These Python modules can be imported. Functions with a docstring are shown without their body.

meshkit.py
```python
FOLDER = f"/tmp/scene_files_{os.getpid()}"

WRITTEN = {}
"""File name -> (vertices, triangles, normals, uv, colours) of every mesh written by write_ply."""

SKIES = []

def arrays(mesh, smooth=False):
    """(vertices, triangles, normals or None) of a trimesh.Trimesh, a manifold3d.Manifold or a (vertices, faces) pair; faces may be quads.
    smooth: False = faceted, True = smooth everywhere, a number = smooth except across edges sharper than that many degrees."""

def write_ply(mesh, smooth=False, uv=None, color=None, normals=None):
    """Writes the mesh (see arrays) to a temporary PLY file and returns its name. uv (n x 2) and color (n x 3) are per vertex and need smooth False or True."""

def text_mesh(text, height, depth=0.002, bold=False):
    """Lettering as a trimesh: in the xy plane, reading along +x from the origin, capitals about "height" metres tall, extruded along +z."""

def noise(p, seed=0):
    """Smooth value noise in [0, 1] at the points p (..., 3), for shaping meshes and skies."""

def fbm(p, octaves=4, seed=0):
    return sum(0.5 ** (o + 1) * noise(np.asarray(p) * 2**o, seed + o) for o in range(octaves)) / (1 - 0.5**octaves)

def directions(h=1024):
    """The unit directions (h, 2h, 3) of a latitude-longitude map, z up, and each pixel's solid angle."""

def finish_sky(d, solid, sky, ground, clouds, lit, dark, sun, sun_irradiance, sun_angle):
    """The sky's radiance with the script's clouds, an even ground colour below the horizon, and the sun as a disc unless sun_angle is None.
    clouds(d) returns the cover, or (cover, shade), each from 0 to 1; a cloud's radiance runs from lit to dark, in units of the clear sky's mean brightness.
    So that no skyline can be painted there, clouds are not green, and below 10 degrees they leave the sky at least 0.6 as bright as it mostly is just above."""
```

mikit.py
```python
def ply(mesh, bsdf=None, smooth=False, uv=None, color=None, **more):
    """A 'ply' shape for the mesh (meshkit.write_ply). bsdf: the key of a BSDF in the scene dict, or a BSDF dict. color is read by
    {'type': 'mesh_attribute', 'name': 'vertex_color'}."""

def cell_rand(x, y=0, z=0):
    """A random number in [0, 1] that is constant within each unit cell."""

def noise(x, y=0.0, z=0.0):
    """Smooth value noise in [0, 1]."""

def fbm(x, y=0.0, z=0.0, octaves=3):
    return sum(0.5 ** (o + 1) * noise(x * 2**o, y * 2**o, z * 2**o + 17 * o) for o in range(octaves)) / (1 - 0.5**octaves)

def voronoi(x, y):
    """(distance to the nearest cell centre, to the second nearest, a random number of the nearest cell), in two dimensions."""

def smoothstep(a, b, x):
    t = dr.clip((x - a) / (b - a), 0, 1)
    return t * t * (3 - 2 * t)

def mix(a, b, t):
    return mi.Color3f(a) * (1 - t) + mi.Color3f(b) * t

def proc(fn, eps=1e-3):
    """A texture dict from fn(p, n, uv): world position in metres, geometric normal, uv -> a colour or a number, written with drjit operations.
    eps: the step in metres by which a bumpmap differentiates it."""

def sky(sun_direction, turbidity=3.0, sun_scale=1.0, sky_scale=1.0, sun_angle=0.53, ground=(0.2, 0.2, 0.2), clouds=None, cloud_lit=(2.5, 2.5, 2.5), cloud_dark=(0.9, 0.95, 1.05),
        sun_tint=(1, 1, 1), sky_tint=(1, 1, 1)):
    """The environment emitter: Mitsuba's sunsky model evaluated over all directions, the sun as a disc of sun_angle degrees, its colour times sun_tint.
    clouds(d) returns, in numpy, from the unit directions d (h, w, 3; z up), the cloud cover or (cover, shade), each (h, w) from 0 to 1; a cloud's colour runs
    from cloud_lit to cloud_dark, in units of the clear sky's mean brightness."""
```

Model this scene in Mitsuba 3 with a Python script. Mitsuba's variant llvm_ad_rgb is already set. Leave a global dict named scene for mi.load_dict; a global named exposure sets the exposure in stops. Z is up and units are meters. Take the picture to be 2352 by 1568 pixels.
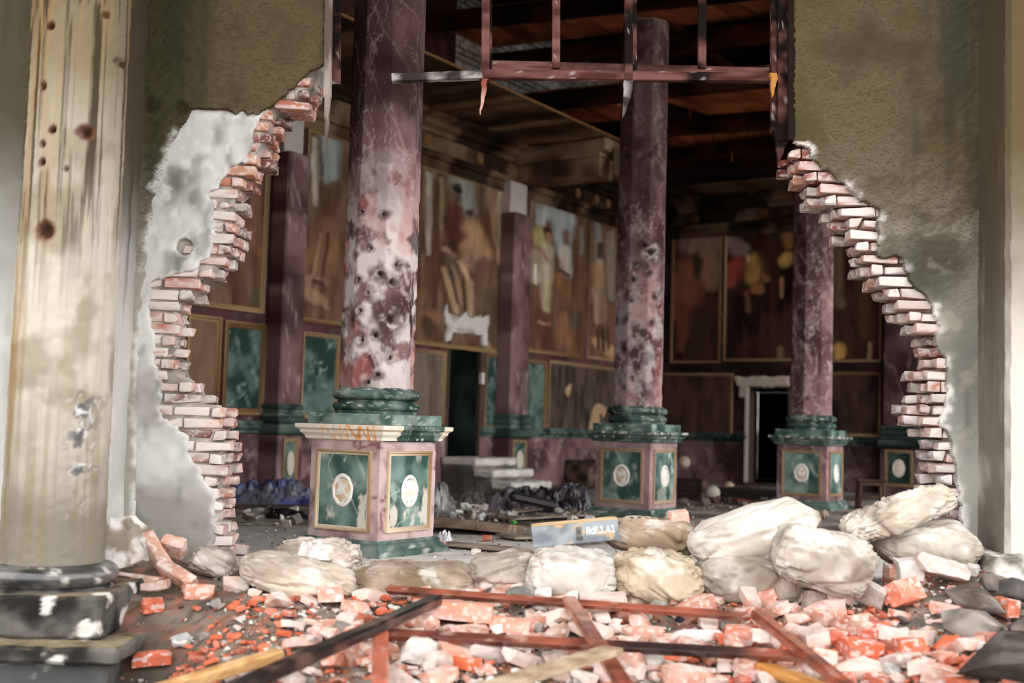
import math, random
import numpy as np
import trimesh, shapely
import mitsuba as mi
import mikit, meshkit
from shapely.geometry import Polygon, LineString, Point

# ------------------------------------------------------------------ camera, sky, exposure
T = mi.ScalarTransform4f
IMG_W, IMG_H, FOCAL = 2352.0, 1568.0, 2800.0
EYE = np.array([0.0, 0.0, 1.0])
PITCH, ROLL = math.atan(191 / FOCAL), math.radians(1.7)
FWD = np.array([0, math.cos(PITCH), math.sin(PITCH)])
UP0 = np.array([0, -math.sin(PITCH), math.cos(PITCH)])
RIGHT0 = np.array([1.0, 0, 0])
UP = math.cos(ROLL) * UP0 - math.sin(ROLL) * RIGHT0
RIGHT = math.cos(ROLL) * RIGHT0 + math.sin(ROLL) * UP0
scene, labels = {}, {}
scene['camera'] = {
    'type': 'thinlens', 'fov': math.degrees(2 * math.atan(IMG_W / 2 / FOCAL)), 'fov_axis': 'x',
    'aperture_radius': 0.019, 'focus_distance': 9.0,
    'to_world': T().look_at(origin=EYE.tolist(), target=(EYE + FWD).tolist(), up=UP.tolist())}
# bright overcast day: an even cloud cover, a little darker in places
def cloud_cover(d):
    s = meshkit.fbm(d * 3.0 + 5, 3, 3)
    return np.full(d.shape[:2], 1.0), np.clip(0.25 + 0.7 * (s - 0.5), 0, 1)
scene['sky'] = mikit.sky((-0.3, -0.6, 0.75), turbidity=4.0, sun_scale=0.0, sky_scale=1.0, ground=(0.22, 0.20, 0.18),
                         clouds=cloud_cover, cloud_lit=(1.2, 1.2, 1.2), cloud_dark=(0.86, 0.87, 0.88))
exposure = 4.9

# ------------------------------------------------------------------ helpers
def ray(px, py):
    d = FWD * FOCAL + RIGHT * (px - IMG_W / 2) - UP * (py - IMG_H / 2)
    return d / np.linalg.norm(d)
def at(px, py, y):                      # the point seen at a place of the photograph, y metres away
    d = ray(px, py); return EYE + d * (y / d[1])
def at_z(px, py, z):
    d = ray(px, py); return EYE + d * ((z - EYE[2]) / d[2])
def lin(c):
    c = np.asarray(c, float) / 255.0
    return np.where(c <= 0.04045, c / 12.92, ((c + 0.055) / 1.055) ** 2.4)
def fbm(p, s=1.0, oc=4, seed=0):
    return meshkit.fbm(np.asarray(p, float) * s, oc, seed)
def sst(a, b, x):
    t = np.clip((x - a) / (b - a), 0, 1); return t * t * (3 - 2 * t)
def lerp(a, b, t):
    t = np.asarray(t)[..., None]; return np.asarray(a) * (1 - t) + np.asarray(b) * t

# ------------------------------------------------------------------ materials: base colours come with each mesh
VC = {'type': 'mesh_attribute', 'name': 'vertex_color'}
def surface(rough, spec=0.3, **more):
    if rough >= .4: return {'type': 'diffuse', 'reflectance': VC}
    return {'type': 'principled', 'base_color': VC, 'roughness': rough, 'specular': spec, **more}
def two(b):
    return {'type': 'twosided', 'bsdf': b}
def specked(rough, spec, fn, colour):     # the mesh's own colour, with specks of another
    return {'type': 'blendbsdf', 'weight': mikit.proc(fn), 'a': surface(rough, spec), 'b': {'type': 'diffuse', 'reflectance': {'type': 'rgb', 'value': colour}}}
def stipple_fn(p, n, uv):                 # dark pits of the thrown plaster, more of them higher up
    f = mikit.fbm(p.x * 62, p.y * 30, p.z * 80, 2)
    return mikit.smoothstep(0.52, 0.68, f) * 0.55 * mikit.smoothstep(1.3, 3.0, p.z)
def dust_fn(p, n, uv):                    # pale mortar dust
    f = mikit.fbm(p.x * 38, p.y * 38, p.z * 38, 2)
    return mikit.smoothstep(0.50, 0.70, f) * 0.6
scene['stucco_top'] = two(specked(0.95, 0.15, stipple_fn, [0.075, 0.058, 0.032]))
scene['stucco'] = two(surface(0.95, 0.15))
scene['stone'] = two(surface(0.9, 0.2))
scene['brick'] = two(specked(0.92, 0.15, dust_fn, [0.72, 0.66, 0.62]))
scene['cloth'] = two(surface(0.95, 0.1))
scene['paint'] = two(surface(0.42, 0.45))
scene['matte'] = two(surface(0.9, 0.15))
scene['satin'] = two(surface(0.26, 0.9))
scene['wood'] = two(surface(0.6, 0.35))
scene['sheet'] = two(surface(0.28, 0.5))

_count = {}
def numbered(name):
    k = _count.get(name, -1) + 1; _count[name] = k
    return name if k == 0 else f'{name}_{k:03d}'
def thing(name, label, cat, group=None):
    key = numbered(name)
    labels[key] = {'label': label, 'category': cat}
    if group: labels[key]['group'] = group
    return key
def struct(name):
    key = numbered(name); labels[key] = {'kind': 'structure'}; return key
def put(name, mesh, col, mat, parent=None, smooth=40, label=None, key=None, kind=None):
    """one entry of the scene. col: an sRGB triple (0-255) or a function of the vertices (and normals) giving linear colours"""
    key = key or numbered(f'{parent}__{name}' if parent else name)
    if hasattr(mesh, 'to_mesh'):
        m = mesh.to_mesh(); mesh = trimesh.Trimesh(m.vert_properties[:, :3], m.tri_verts, process=False)
    if smooth not in (True, False):
        mesh = trimesh.graph.smooth_shade(mesh, angle=math.radians(smooth), facet_minarea=None); smooth = True
    v = np.array(mesh.vertices)
    c = col(v, np.array(mesh.vertex_normals)) if callable(col) else np.tile(lin(col), (len(v), 1))
    scene[key] = mikit.ply(mesh, mat, smooth=smooth, color=np.clip(c, 0.002, 0.97))
    if label or kind:
        labels.setdefault(key, {})
        if label: labels[key]['label'] = label
        if kind: labels[key]['kind'] = kind
    return key
def tag(key, label, cat, group=None, kind=None):
    labels[key] = {'label': label, 'category': cat}
    if group: labels[key]['group'] = group
    if kind: labels[key]['kind'] = kind
    return key
def merge(*ms):
    return trimesh.util.concatenate([m for m in ms])
def fine(mesh, size):
    """splits every edge longer than size, again and again, keeping neighbours joined"""
    m = trimesh.Trimesh(mesh.vertices, mesh.faces, process=False); m.merge_vertices(); v, f = np.array(m.vertices), np.array(m.faces)
    for _ in range(14):
        e = np.sort(np.stack([f[:, [0, 1]], f[:, [1, 2]], f[:, [2, 0]]], 1), 2).reshape(-1, 2)
        u, inv = np.unique(e, axis=0, return_inverse=True); inv = inv.reshape(-1)
        cut = np.linalg.norm(v[u[:, 0]] - v[u[:, 1]], axis=1) > size
        if not cut.any(): break
        mid = np.where(cut, len(v) + np.cumsum(cut) - 1, -1); v = np.vstack([v, (v[u[cut, 0]] + v[u[cut, 1]]) / 2])
        k = mid[inv].reshape(-1, 3); n = (k >= 0).sum(1); out = [f[n == 0]]
        g, h = f[n == 3], k[n == 3]
        out += [np.stack([g[:, 0], h[:, 0], h[:, 2]], 1), np.stack([h[:, 0], g[:, 1], h[:, 1]], 1), np.stack([h[:, 2], h[:, 1], g[:, 2]], 1), h]
        for c, turn in ((1, lambda q: np.argmax(q >= 0, 1)), (2, lambda q: (np.argmin(q, 1) + 1) % 3)):
            g, h = f[n == c], k[n == c]
            if not len(g): continue
            r = (turn(h)[:, None] + np.arange(3)) % 3; g, h = np.take_along_axis(g, r, 1), np.take_along_axis(h, r, 1)
            if c == 1: out += [np.stack([g[:, 0], h[:, 0], g[:, 2]], 1), np.stack([h[:, 0], g[:, 1], g[:, 2]], 1)]
            else: out += [np.stack([h[:, 0], g[:, 1], h[:, 1]], 1), np.stack([g[:, 0], h[:, 0], h[:, 1]], 1), np.stack([g[:, 0], h[:, 1], g[:, 2]], 1)]
        f = np.vstack(out)
    return trimesh.Trimesh(v, f, process=False)
def hull(pts):
    m = trimesh.convex.convex_hull(np.asarray(pts, float)); return m
def cbox(sx, sy, sz, b=0.006, c=(0, 0, 0)):
    """a box with chamfered edges, centred at c"""
    h = np.array([sx, sy, sz]) / 2; b = min(b, 0.45 * min(h) * 2)
    pts = []
    for s in np.ndindex(2, 2, 2):
        g = np.array(s) * 2 - 1
        for k in range(3):
            q = h - b; q[k] = h[k]; pts.append(g * q)
    m = hull(pts); m.apply_translation(c); return m
def span(a, b):
    """a box from corner a to corner b"""
    a, b = np.array(a, float), np.array(b, float)
    m = trimesh.creation.box(np.abs(b - a)); m.apply_translation((a + b) / 2); return m
def bar(a, b, w, h, bevel=0.006, roll=0.0, n=1):
    """a squared bar from a to b"""
    a, b = np.array(a, float), np.array(b, float)
    d = b - a; L = np.linalg.norm(d); d /= L
    x = np.cross(d, [0, 0, 1.0]);
    if np.linalg.norm(x) < 1e-3: x = np.array([1.0, 0, 0])
    x /= np.linalg.norm(x); z = np.cross(x, d)
    x, z = x * math.cos(roll) + z * math.sin(roll), z * math.cos(roll) - x * math.sin(roll)
    m = cbox(w, L, h, bevel)
    M = np.eye(4); M[:3, 0], M[:3, 1], M[:3, 2], M[:3, 3] = x, d, z, (a + b) / 2
    if np.linalg.det(M[:3, :3]) < 0: M[:3, 0] *= -1
    m.apply_transform(M); return m
def rot(mesh, rx=0, ry=0, rz=0):
    R = trimesh.transformations.euler_matrix(rx, ry, rz); mesh.apply_transform(R); return mesh
def move(mesh, p):
    mesh.apply_translation(p); return mesh
def lathe(profile, n=96, c=(0, 0, 0)):
    m = trimesh.creation.revolve(np.array(profile, float), sections=n); m.apply_translation(c); return m
def grid(nu, nv, fn, closed=False):
    """a mesh from fn(u, v) over [0,1]^2"""
    u, v = np.meshgrid(np.linspace(0, 1, nu), np.linspace(0, 1, nv), indexing='ij')
    p = fn(u.ravel(), v.ravel())
    i, j = np.meshgrid(np.arange(nu - 1), np.arange(nv - 1), indexing='ij')
    a = (i * nv + j).ravel(); b = a + nv
    f = np.vstack([np.stack([a, b, b + 1], 1), np.stack([a, b + 1, a + 1], 1)])
    return trimesh.Trimesh(p, f, process=False)
def sheet(poly, step, thick, jitter=0.0, seed=0, relief=None):
    """a plate cut along a ragged outline in its own plane (a, b): front at depth 0, back at depth -thick; returns vertices (a, b, depth), faces"""
    poly = poly if hasattr(poly, 'exterior') else Polygon(poly).buffer(0)
    x0, y0, x1, y1 = poly.bounds
    na, nb = int((x1 - x0) / step) + 3, int((y1 - y0) / step) + 3
    a, b = np.meshgrid(x0 - step + np.arange(na) * step, y0 - step + np.arange(nb) * step, indexing='ij')
    a, b = a.ravel(), b.ravel()
    inside = shapely.contains_xy(poly, a, b)
    i, j = np.meshgrid(np.arange(na - 1), np.arange(nb - 1), indexing='ij')
    q = (i * nb + j).ravel()
    f = np.vstack([np.stack([q, q + nb, q + nb + 1], 1), np.stack([q, q + nb + 1, q + 1], 1)])
    f = f[inside[f].sum(1) >= 2]
    used = np.unique(f); new = -np.ones(len(a), int); new[used] = np.arange(len(used))
    f = new[f]; a, b, ins = a[used], b[used], inside[used]
    out = np.nonzero(~ins)[0]
    if len(out):
        line = poly.boundary; pts = shapely.points(a[out], b[out])
        near = shapely.line_interpolate_point(line, shapely.line_locate_point(line, pts))
        a[out], b[out] = shapely.get_x(near), shapely.get_y(near)
    e = np.sort(np.vstack([f[:, [0, 1]], f[:, [1, 2]], f[:, [2, 0]]]), 1)
    de = np.vstack([f[:, [0, 1]], f[:, [1, 2]], f[:, [2, 0]]])
    _, first, cnt = np.unique(e, axis=0, return_index=True, return_counts=True)
    edge = de[first[cnt == 1]]
    rim = np.unique(edge); rng = np.random.default_rng(seed)
    d = np.zeros(len(a)) if relief is None else relief(a, b)
    d[rim] -= rng.uniform(0, jitter + 1e-9, len(rim))
    n = len(a); back = -np.ones(n, int); back[rim] = n + np.arange(len(rim))
    v = np.vstack([np.stack([a, b, d], 1), np.stack([a[rim], b[rim], np.full(len(rim), -thick)], 1)])
    p, r = edge[:, 0], edge[:, 1]
    f = np.vstack([f, np.stack([p, back[r], r], 1), np.stack([p, back[p], back[r]], 1)])
    return v, f
def ragged(pts, amp, step, seed=0, skip=()):
    """an outline with a rough edge; the edges whose number is in skip stay straight"""
    rng = np.random.default_rng(seed); out = []
    pts = [np.array(p, float) for p in pts]
    for k in range(len(pts)):
        a, b = pts[k], pts[(k + 1) % len(pts)]
        L = np.linalg.norm(b - a); n = 1 if k in skip else max(1, int(L / step))
        nrm = np.array([-(b - a)[1], (b - a)[0]]) / max(L, 1e-9)
        for i in range(n):
            q = a + (b - a) * i / n
            if i and n > 1: q = q + nrm * rng.normal(0, amp) + (b - a) / L * rng.normal(0, amp * .4)
            out.append(q)
    return Polygon(out).buffer(0)
def biggest(p):
    return max(p.geoms, key=lambda g: g.area) if hasattr(p, 'geoms') else p
# ------------------------------------------------------------------ the lie of the land
YF = 8.0                                  # face of the broken front wall
def gz(x, y):
    """height of the rubble slope outside"""
    x, y = np.asarray(x, float), np.asarray(y, float)
    z = -0.30 * sst(7.5, 5.6, y) - 0.25 * sst(5.6, 3.0, y)
    z = z - 0.34 * sst(-1.45, -1.9, x) * sst(7.1, 6.5, y)                 # hollow beside the column's footing
    z = z + 0.16 * np.exp(-((x + 2.32) / .26) ** 2 - ((y - 7.75) / .35) ** 2)   # heap at the foot of the wall
    z = z + 0.22 * np.exp(-((x - 2.75) / .5) ** 2 - ((y - 7.35) / .5) ** 2)
    z = z + 0.34 * sst(1.9, 2.9, x) * sst(6.9, 5.9, y)                    # dark bank on the right
    p = np.stack([x, y, 0 * x], -1)
    return z + 0.07 * (fbm(p, 2.2, 3, 4) - .5) * sst(8.3, 7.3, y) + .02 * (fbm(p, 9, 2, 9) - .5)
def ground_hit(px, py):
    d = ray(px, py); t = np.linspace(3.0, 14.0, 2200); q = EYE + d * t[:, None]
    k = np.argmax(q[:, 2] < gz(q[:, 0], q[:, 1])); return q[k]
def ground_col(v, n):
    f = fbm(v, 3, 4, 3); g = fbm(v, 40, 3, 7); h = fbm(v, 14, 3, 21)
    c = lerp(lin((84, 74, 64)), lin((150, 136, 124)), sst(.3, .7, f))
    c = lerp(c, lin((178, 108, 84)), .55 * sst(.52, .66, h))
    c = lerp(c, lin((58, 50, 44)), .6 * sst(.52, .68, g))
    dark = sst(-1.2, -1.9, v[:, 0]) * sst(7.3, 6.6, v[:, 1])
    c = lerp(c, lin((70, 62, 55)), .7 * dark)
    return c
def _ground(u, v):
    x = -6 + 12 * u; y = 8.25 - 5.5 * (1 - v)
    return np.stack([x, y, gz(x, y)], 1)
struct('ground')
g1 = grid(420, 200, _ground)
far = trimesh.creation.box((120, 60, .2)); far.apply_translation((0, 2.85 - 30, -0.75))
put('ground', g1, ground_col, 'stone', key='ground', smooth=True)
struct('ground_001'); put('x', far, (120, 112, 100), 'stone', key='ground_001', smooth=False)

def floor_col(v, n):
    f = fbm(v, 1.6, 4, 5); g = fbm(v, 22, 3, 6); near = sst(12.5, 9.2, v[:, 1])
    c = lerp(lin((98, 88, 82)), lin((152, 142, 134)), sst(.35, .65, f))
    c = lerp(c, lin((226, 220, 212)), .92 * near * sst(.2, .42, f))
    return lerp(c, lin((70, 60, 54)), .45 * sst(.55, .7, g) * (1 - .5 * near))
def _floor(u, v):
    x = -9 + 23 * u; y = 8.2 + 24 * v ** 1.5
    return np.stack([x, y, .012 * (fbm(np.stack([x, y, 0 * x], 1), 5, 3, 2) - .5)], 1)
struct('floor'); put('floor', grid(300, 260, _floor), floor_col, 'stone', key='floor', smooth=True)

# ------------------------------------------------------------------ the broken front wall
def fx(px, py, y=YF):
    p = at(px, py, y); return (p[0], p[2])
def px_poly(pts, amp, step, seed, y=YF, skip=()):
    return biggest(ragged([fx(a, b, y) for a, b in pts], amp, step, seed, skip))
def plate(poly, step, thick, y, jitter, seed, relief=None):
    v, f = sheet(poly, step, thick, jitter, seed, relief)
    return trimesh.Trimesh(np.stack([v[:, 0], y - v[:, 2], v[:, 1]], 1), f, process=False)
def rim_white(poly, w):
    def fn(v):
        d = shapely.distance(poly.boundary, shapely.points(v[:, 0], v[:, 2]))
        return sst(w, 0, d + w * 1.6 * (fbm(v, 16, 3, 31) - .5)) * sst(.36, .55, fbm(v, 5, 3, 33))
    return fn

TOP_L = [(180, -420), (748, -420), (748, 142), (700, 176), (628, 240), (592, 264), (530, 256), (440, 250), (425, 282), (385, 340), (375, 395), (350, 455),
         (338, 560), (330, 640), (320, 720), (313, 900), (308, 1330), (180, 1330)]
BASE_L = [(230, 200), (650, 200), (600, 262), (578, 300), (578, 332), (560, 375), (525, 382), (500, 430), (476, 440), (490, 465), (488, 560), (478, 590), (430, 622),
          (345, 645), (338, 700), (352, 760), (350, 830), (370, 880), (368, 960), (410, 990), (432, 1002), (436, 1050), (462, 1076), (472, 1110), (490, 1132),
          (492, 1330), (230, 1330)]
BL = np.array([(100, 735), (145, 735), (175, 700), (240, 628), (264, 592), (300, 578), (332, 578), (375, 560), (382, 525), (430, 500), (440, 476), (465, 490), (560, 488), (590, 478), (622, 430),
      (645, 345), (700, 338), (760, 352), (830, 350), (880, 370), (960, 368), (990, 410), (1002, 432), (1050, 436), (1076, 462), (1110, 472), (1132, 490), (1330, 492)], float)
SL = np.array([(100, 745), (230, 745), (258, 745), (268, 668), (330, 662), (345, 640), (390, 640), (400, 610), (430, 600), (440, 578), (490, 580), (510, 575), (545, 578), (585, 565), (610, 550), (640, 535),
      (650, 495), (690, 480), (700, 450), (740, 445), (835, 443), (845, 450), (870, 440), (880, 470), (895, 485), (905, 500), (930, 527), (955, 550), (985, 545),
      (1010, 560), (1060, 558), (1080, 556), (1110, 545), (1150, 540), (1190, 545), (1225, 560), (1250, 566), (1350, 572)], float)
TOP_R = [(1822, -420), (1822, 325), (1850, 336), (1880, 376), (1940, 420), (1975, 462), (2018, 480), (2016, 590), (2072, 592), (2095, 652), (2145, 702), (2155, 740), (2150, 790), (2175, 822),
         (2180, 900), (2155, 970), (2185, 1010), (2195, 1080), (2205, 1190), (2218, 1330), (2400, 1330), (2400, -420)]
BR = np.array([(y, x) for x, y in TOP_R[1:20]], float)
SR = np.array([(300, 1780), (400, 1785), (430, 1832), (460, 1842), (480, 1878), (530, 1905), (570, 1932), (600, 1942), (650, 1972), (690, 2002), (710, 2032), (750, 2052), (780, 2095), (830, 2090),
      (860, 2075), (920, 2072), (930, 2050), (985, 2060), (995, 2092), (1090, 2100), (1130, 2110), (1150, 2160), (1350, 2190)], float)

def stucco_left_col(rim):
    def col(v, n):
        x, z = v[:, 0], v[:, 2]
        f = fbm(v, 2.0, 4, 11); sp = fbm(v * [1, 1, 1.25], 30, 3, 12); st = fbm(v * [9, 1, .55], 1.0, 4, 13)
        up = sst(2.0, 3.0, z)
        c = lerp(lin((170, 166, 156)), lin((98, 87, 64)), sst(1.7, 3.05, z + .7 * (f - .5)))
        c = lerp(c, lin((92, 82, 62)), .45 * sst(.44, .62, sp) * (.3 + .7 * up))
        c = lerp(c, lin((64, 56, 38)), .5 * sst(.48, .68, fbm(v * [1, 1, .7], 3.2, 4, 28)) * up)
        c = lerp(c, lin((62, 64, 44)), .75 * sst(-1.9, -2.35, x) * sst(1.9, 2.8, z) * sst(.25, .6, st))
        c = lerp(c, lin((58, 58, 46)), .5 * sst(.55, .75, st) * up)
        c = lerp(c, lin((54, 52, 42)), .75 * sst(.12, 0, np.hypot((x + 1.45) * .8, (z - 3.02)) - .1 * f))     # damp spot
        for a, b, r in ((-2.44, 3.05, .07), (-2.23, 3.04, .06)):
            c = lerp(c, lin((50, 46, 30)), .8 * sst(r, r * .6, np.hypot(x - a, z - b)))
        return lerp(c, lin((226, 224, 218)), .8 * rim(v) * sst(3.05, 2.9, z))
    return col
def base_col(rim):
    def col(v, n):
        f = fbm(v, 2.6, 4, 15); g = fbm(v * [1, 1, .5], 7, 3, 16); z = v[:, 2]
        c = lerp(lin((158, 154, 146)), lin((216, 215, 210)), sst(.3, .62, f + .35 * sst(.8, 2.2, z) - .1))
        c = lerp(c, lin((112, 112, 100)), .6 * sst(.55, .72, g))
        c = lerp(c, lin((120, 112, 104)), .6 * sst(.75, .2, z) * sst(.35, .6, f)); c = lerp(c, lin((96, 96, 84)), .6 * sst(.5, .66, fbm(v * [1.6, 1, .8], 2.2, 4, 26)) * sst(1.3, 1.9, z)); c = lerp(c, lin((236, 236, 234)), .7 * sst(.52, .7, fbm(v * [1, 1, .6], 15, 4, 27)) * sst(1.4, 2, z))
        return lerp(c, lin((232, 230, 226)), .6 * rim(v))
    return col
XR_ = fx(1822, 250)[0]
def stucco_right_col(rim):
    def col(v, n):
        x, z = v[:, 0], v[:, 2]
        f = fbm(v, 1.7, 4, 17); sp = fbm(v * [1, 1, 1.3], 28, 3, 18); st = fbm(v * [7, 1, .5], 1.0, 4, 19)
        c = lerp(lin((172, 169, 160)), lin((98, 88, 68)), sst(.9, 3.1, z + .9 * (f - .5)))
        c = lerp(c, lin((98, 88, 66)), .4 * sst(.46, .62, sp) * sst(1.6, 2.6, z))
        c = lerp(c, lin((84, 72, 48)), .5 * sst(.5, .66, fbm(v, 5, 4, 20)) * sst(1.8, 2.6, z)); c = lerp(c, lin((66, 68, 58)), .8 * sst(.45, .66, st) * sst(2.15, 2.9, x + .25 * (f - .5)) * sst(.6, 1.6, z))
        c = lerp(c, lin((72, 74, 66)), .75 * sst(.3, .05, np.hypot((x - 2.72) * .9, z - 2.1) - .25 * (f - .35)))
        c = lerp(c, lin((80, 80, 70)), .5 * sst(.35, .0, np.hypot((x - 3.0), (z - 1.4) * .6) - .3 * (f - .4)))
        c = lerp(c, lin((62, 56, 42)), .55 * sst(.48, .68, fbm(v * [1, 1, .7], 3.2, 4, 28)) * sst(1.2, 2.2, z)); c = lerp(c, lin((186, 178, 160)), .35 * sst(.55, .7, fbm(v, 8, 4, 29)) * sst(2.9, 1.8, z))
        c = lerp(c, lin((84, 84, 48)), .3 * sst(2.1, 1.95, x) * sst(2.6, 3.2, z))
        return lerp(c, lin((236, 232, 226)), .85 * rim(v) * np.where((x < XR_ + .09) & (z > 2.93), 0, 1))
    return col
def stip(a, b):
    p = np.stack([a, 0 * a, b], 1); up = sst(1.6, 2.6, b)
    return (.020 * (fbm(p * [1, 1, 1.25], 30, 2, 12) - .5) * (.4 + .6 * up) + .03 * (fbm(p, 1.5, 2, 14) - .5))

struct('wall_front_left'); struct('wall_front_right')
WL, WR = 'wall_front_left', 'wall_front_right'
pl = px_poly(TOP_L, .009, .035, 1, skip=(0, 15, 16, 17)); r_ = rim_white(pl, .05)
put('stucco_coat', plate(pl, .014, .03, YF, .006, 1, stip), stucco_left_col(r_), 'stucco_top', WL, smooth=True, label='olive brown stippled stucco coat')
hole = Point(*fx(421, 566)).buffer(.055); hole = ragged(list(hole.exterior.coords)[::3], .006, .03, 3)
pb = biggest(px_poly(BASE_L, .012, .03, 2, skip=(0, 25, 26)).difference(hole)); r_ = rim_white(pb, .04)
put('base_coat', plate(pb, .014, .03, YF + .022, .006, 2, lambda a, b: .016 * (fbm(np.stack([a, 0 * a, b], 1), 9, 4, 22) - .5) + .007 * (fbm(np.stack([a, 0 * a, b], 1), 32, 2, 25) - .5)), base_col(r_), 'stucco', WL, smooth=True, label='pale grey lime render under the stucco')
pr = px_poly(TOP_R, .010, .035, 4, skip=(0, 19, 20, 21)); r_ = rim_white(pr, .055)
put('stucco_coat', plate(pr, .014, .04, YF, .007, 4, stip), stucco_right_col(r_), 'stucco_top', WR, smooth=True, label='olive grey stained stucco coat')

def interp(tab, y): return np.interp(y, tab[:, 0], tab[:, 1])
PITCHZ = .0765
def row_y(x, z, y=YF + .1):              # the row of the photograph in which a height of the wall stands
    return IMG_H / 2 - FOCAL * np.dot(np.array([x, y, z]) - EYE, UP) / np.dot(np.array([x, y, z]) - EYE, FWD)
def core_poly(S, side, y0, y1, outer):
    ys = np.linspace(y0, y1, 40); pts = []
    for y in ys:
        x, z = fx(interp(S, y) - side * 34, y, YF + .2); pts.append((x, z))
    return Polygon(pts + [(outer, pts[-1][1]), (outer, pts[0][1])]).buffer(0)
mort = lambda v, n: lerp(lin((120, 112, 104)), lin((196, 188, 180)), sst(.35, .65, fbm(v, 12, 3, 23)))
cl = biggest(core_poly(SL, 1, 150, 1350, -9)).union(shapely.box(-9, 3.2, fx(735, 100)[0], 7.7)).union(shapely.box(-9, -.3, -2.6, 4))
put('mortar_core', plate(biggest(cl), .06, .36, YF + .055, .02, 5), mort, 'stone', WL, smooth=True)
cr = biggest(core_poly(SR, -1, 325, 1350, 4.6)).union(shapely.box(fx(1828, 200)[0], 3.1, 4.6, 7.7))
put('mortar_core', plate(biggest(cr), .06, .36, YF + .055, .02, 6), mort, 'stone', WR, smooth=True)

BRICK = [(168, 98, 76), (184, 116, 94), (200, 150, 132), (146, 88, 74), (194, 136, 112), (118, 76, 66)]
def brick_mesh(L, D, H, rng, chip=.35):
    m = cbox(L, D, H, rng.uniform(.004, .010)); v = m.vertices.copy()
    v += rng.normal(0, .0022, v.shape)
    for s in np.ndindex(2, 2, 2):
        if rng.random() < chip:
            g = (np.array(s) * 2 - 1) * np.array([L, D, H]) / 2
            d = np.linalg.norm((v - g) / [1.4, 1, 1], axis=1); k = d < .03
            v[k] -= (np.sign(g) * rng.uniform(.004, .018, 3)) * (1 - d[k] / .03)[:, None] ** .3
    m = trimesh.Trimesh(v, m.faces, process=False)
    m = hull(m.vertices); m = m.subdivide()
    w = m.vertices + (np.stack([fbm(m.vertices + rng.uniform(0, 50), 38, 2, k) for k in (1, 2, 3)], 1) - .5) * .006
    return trimesh.Trimesh(w, m.faces, process=False)
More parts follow.
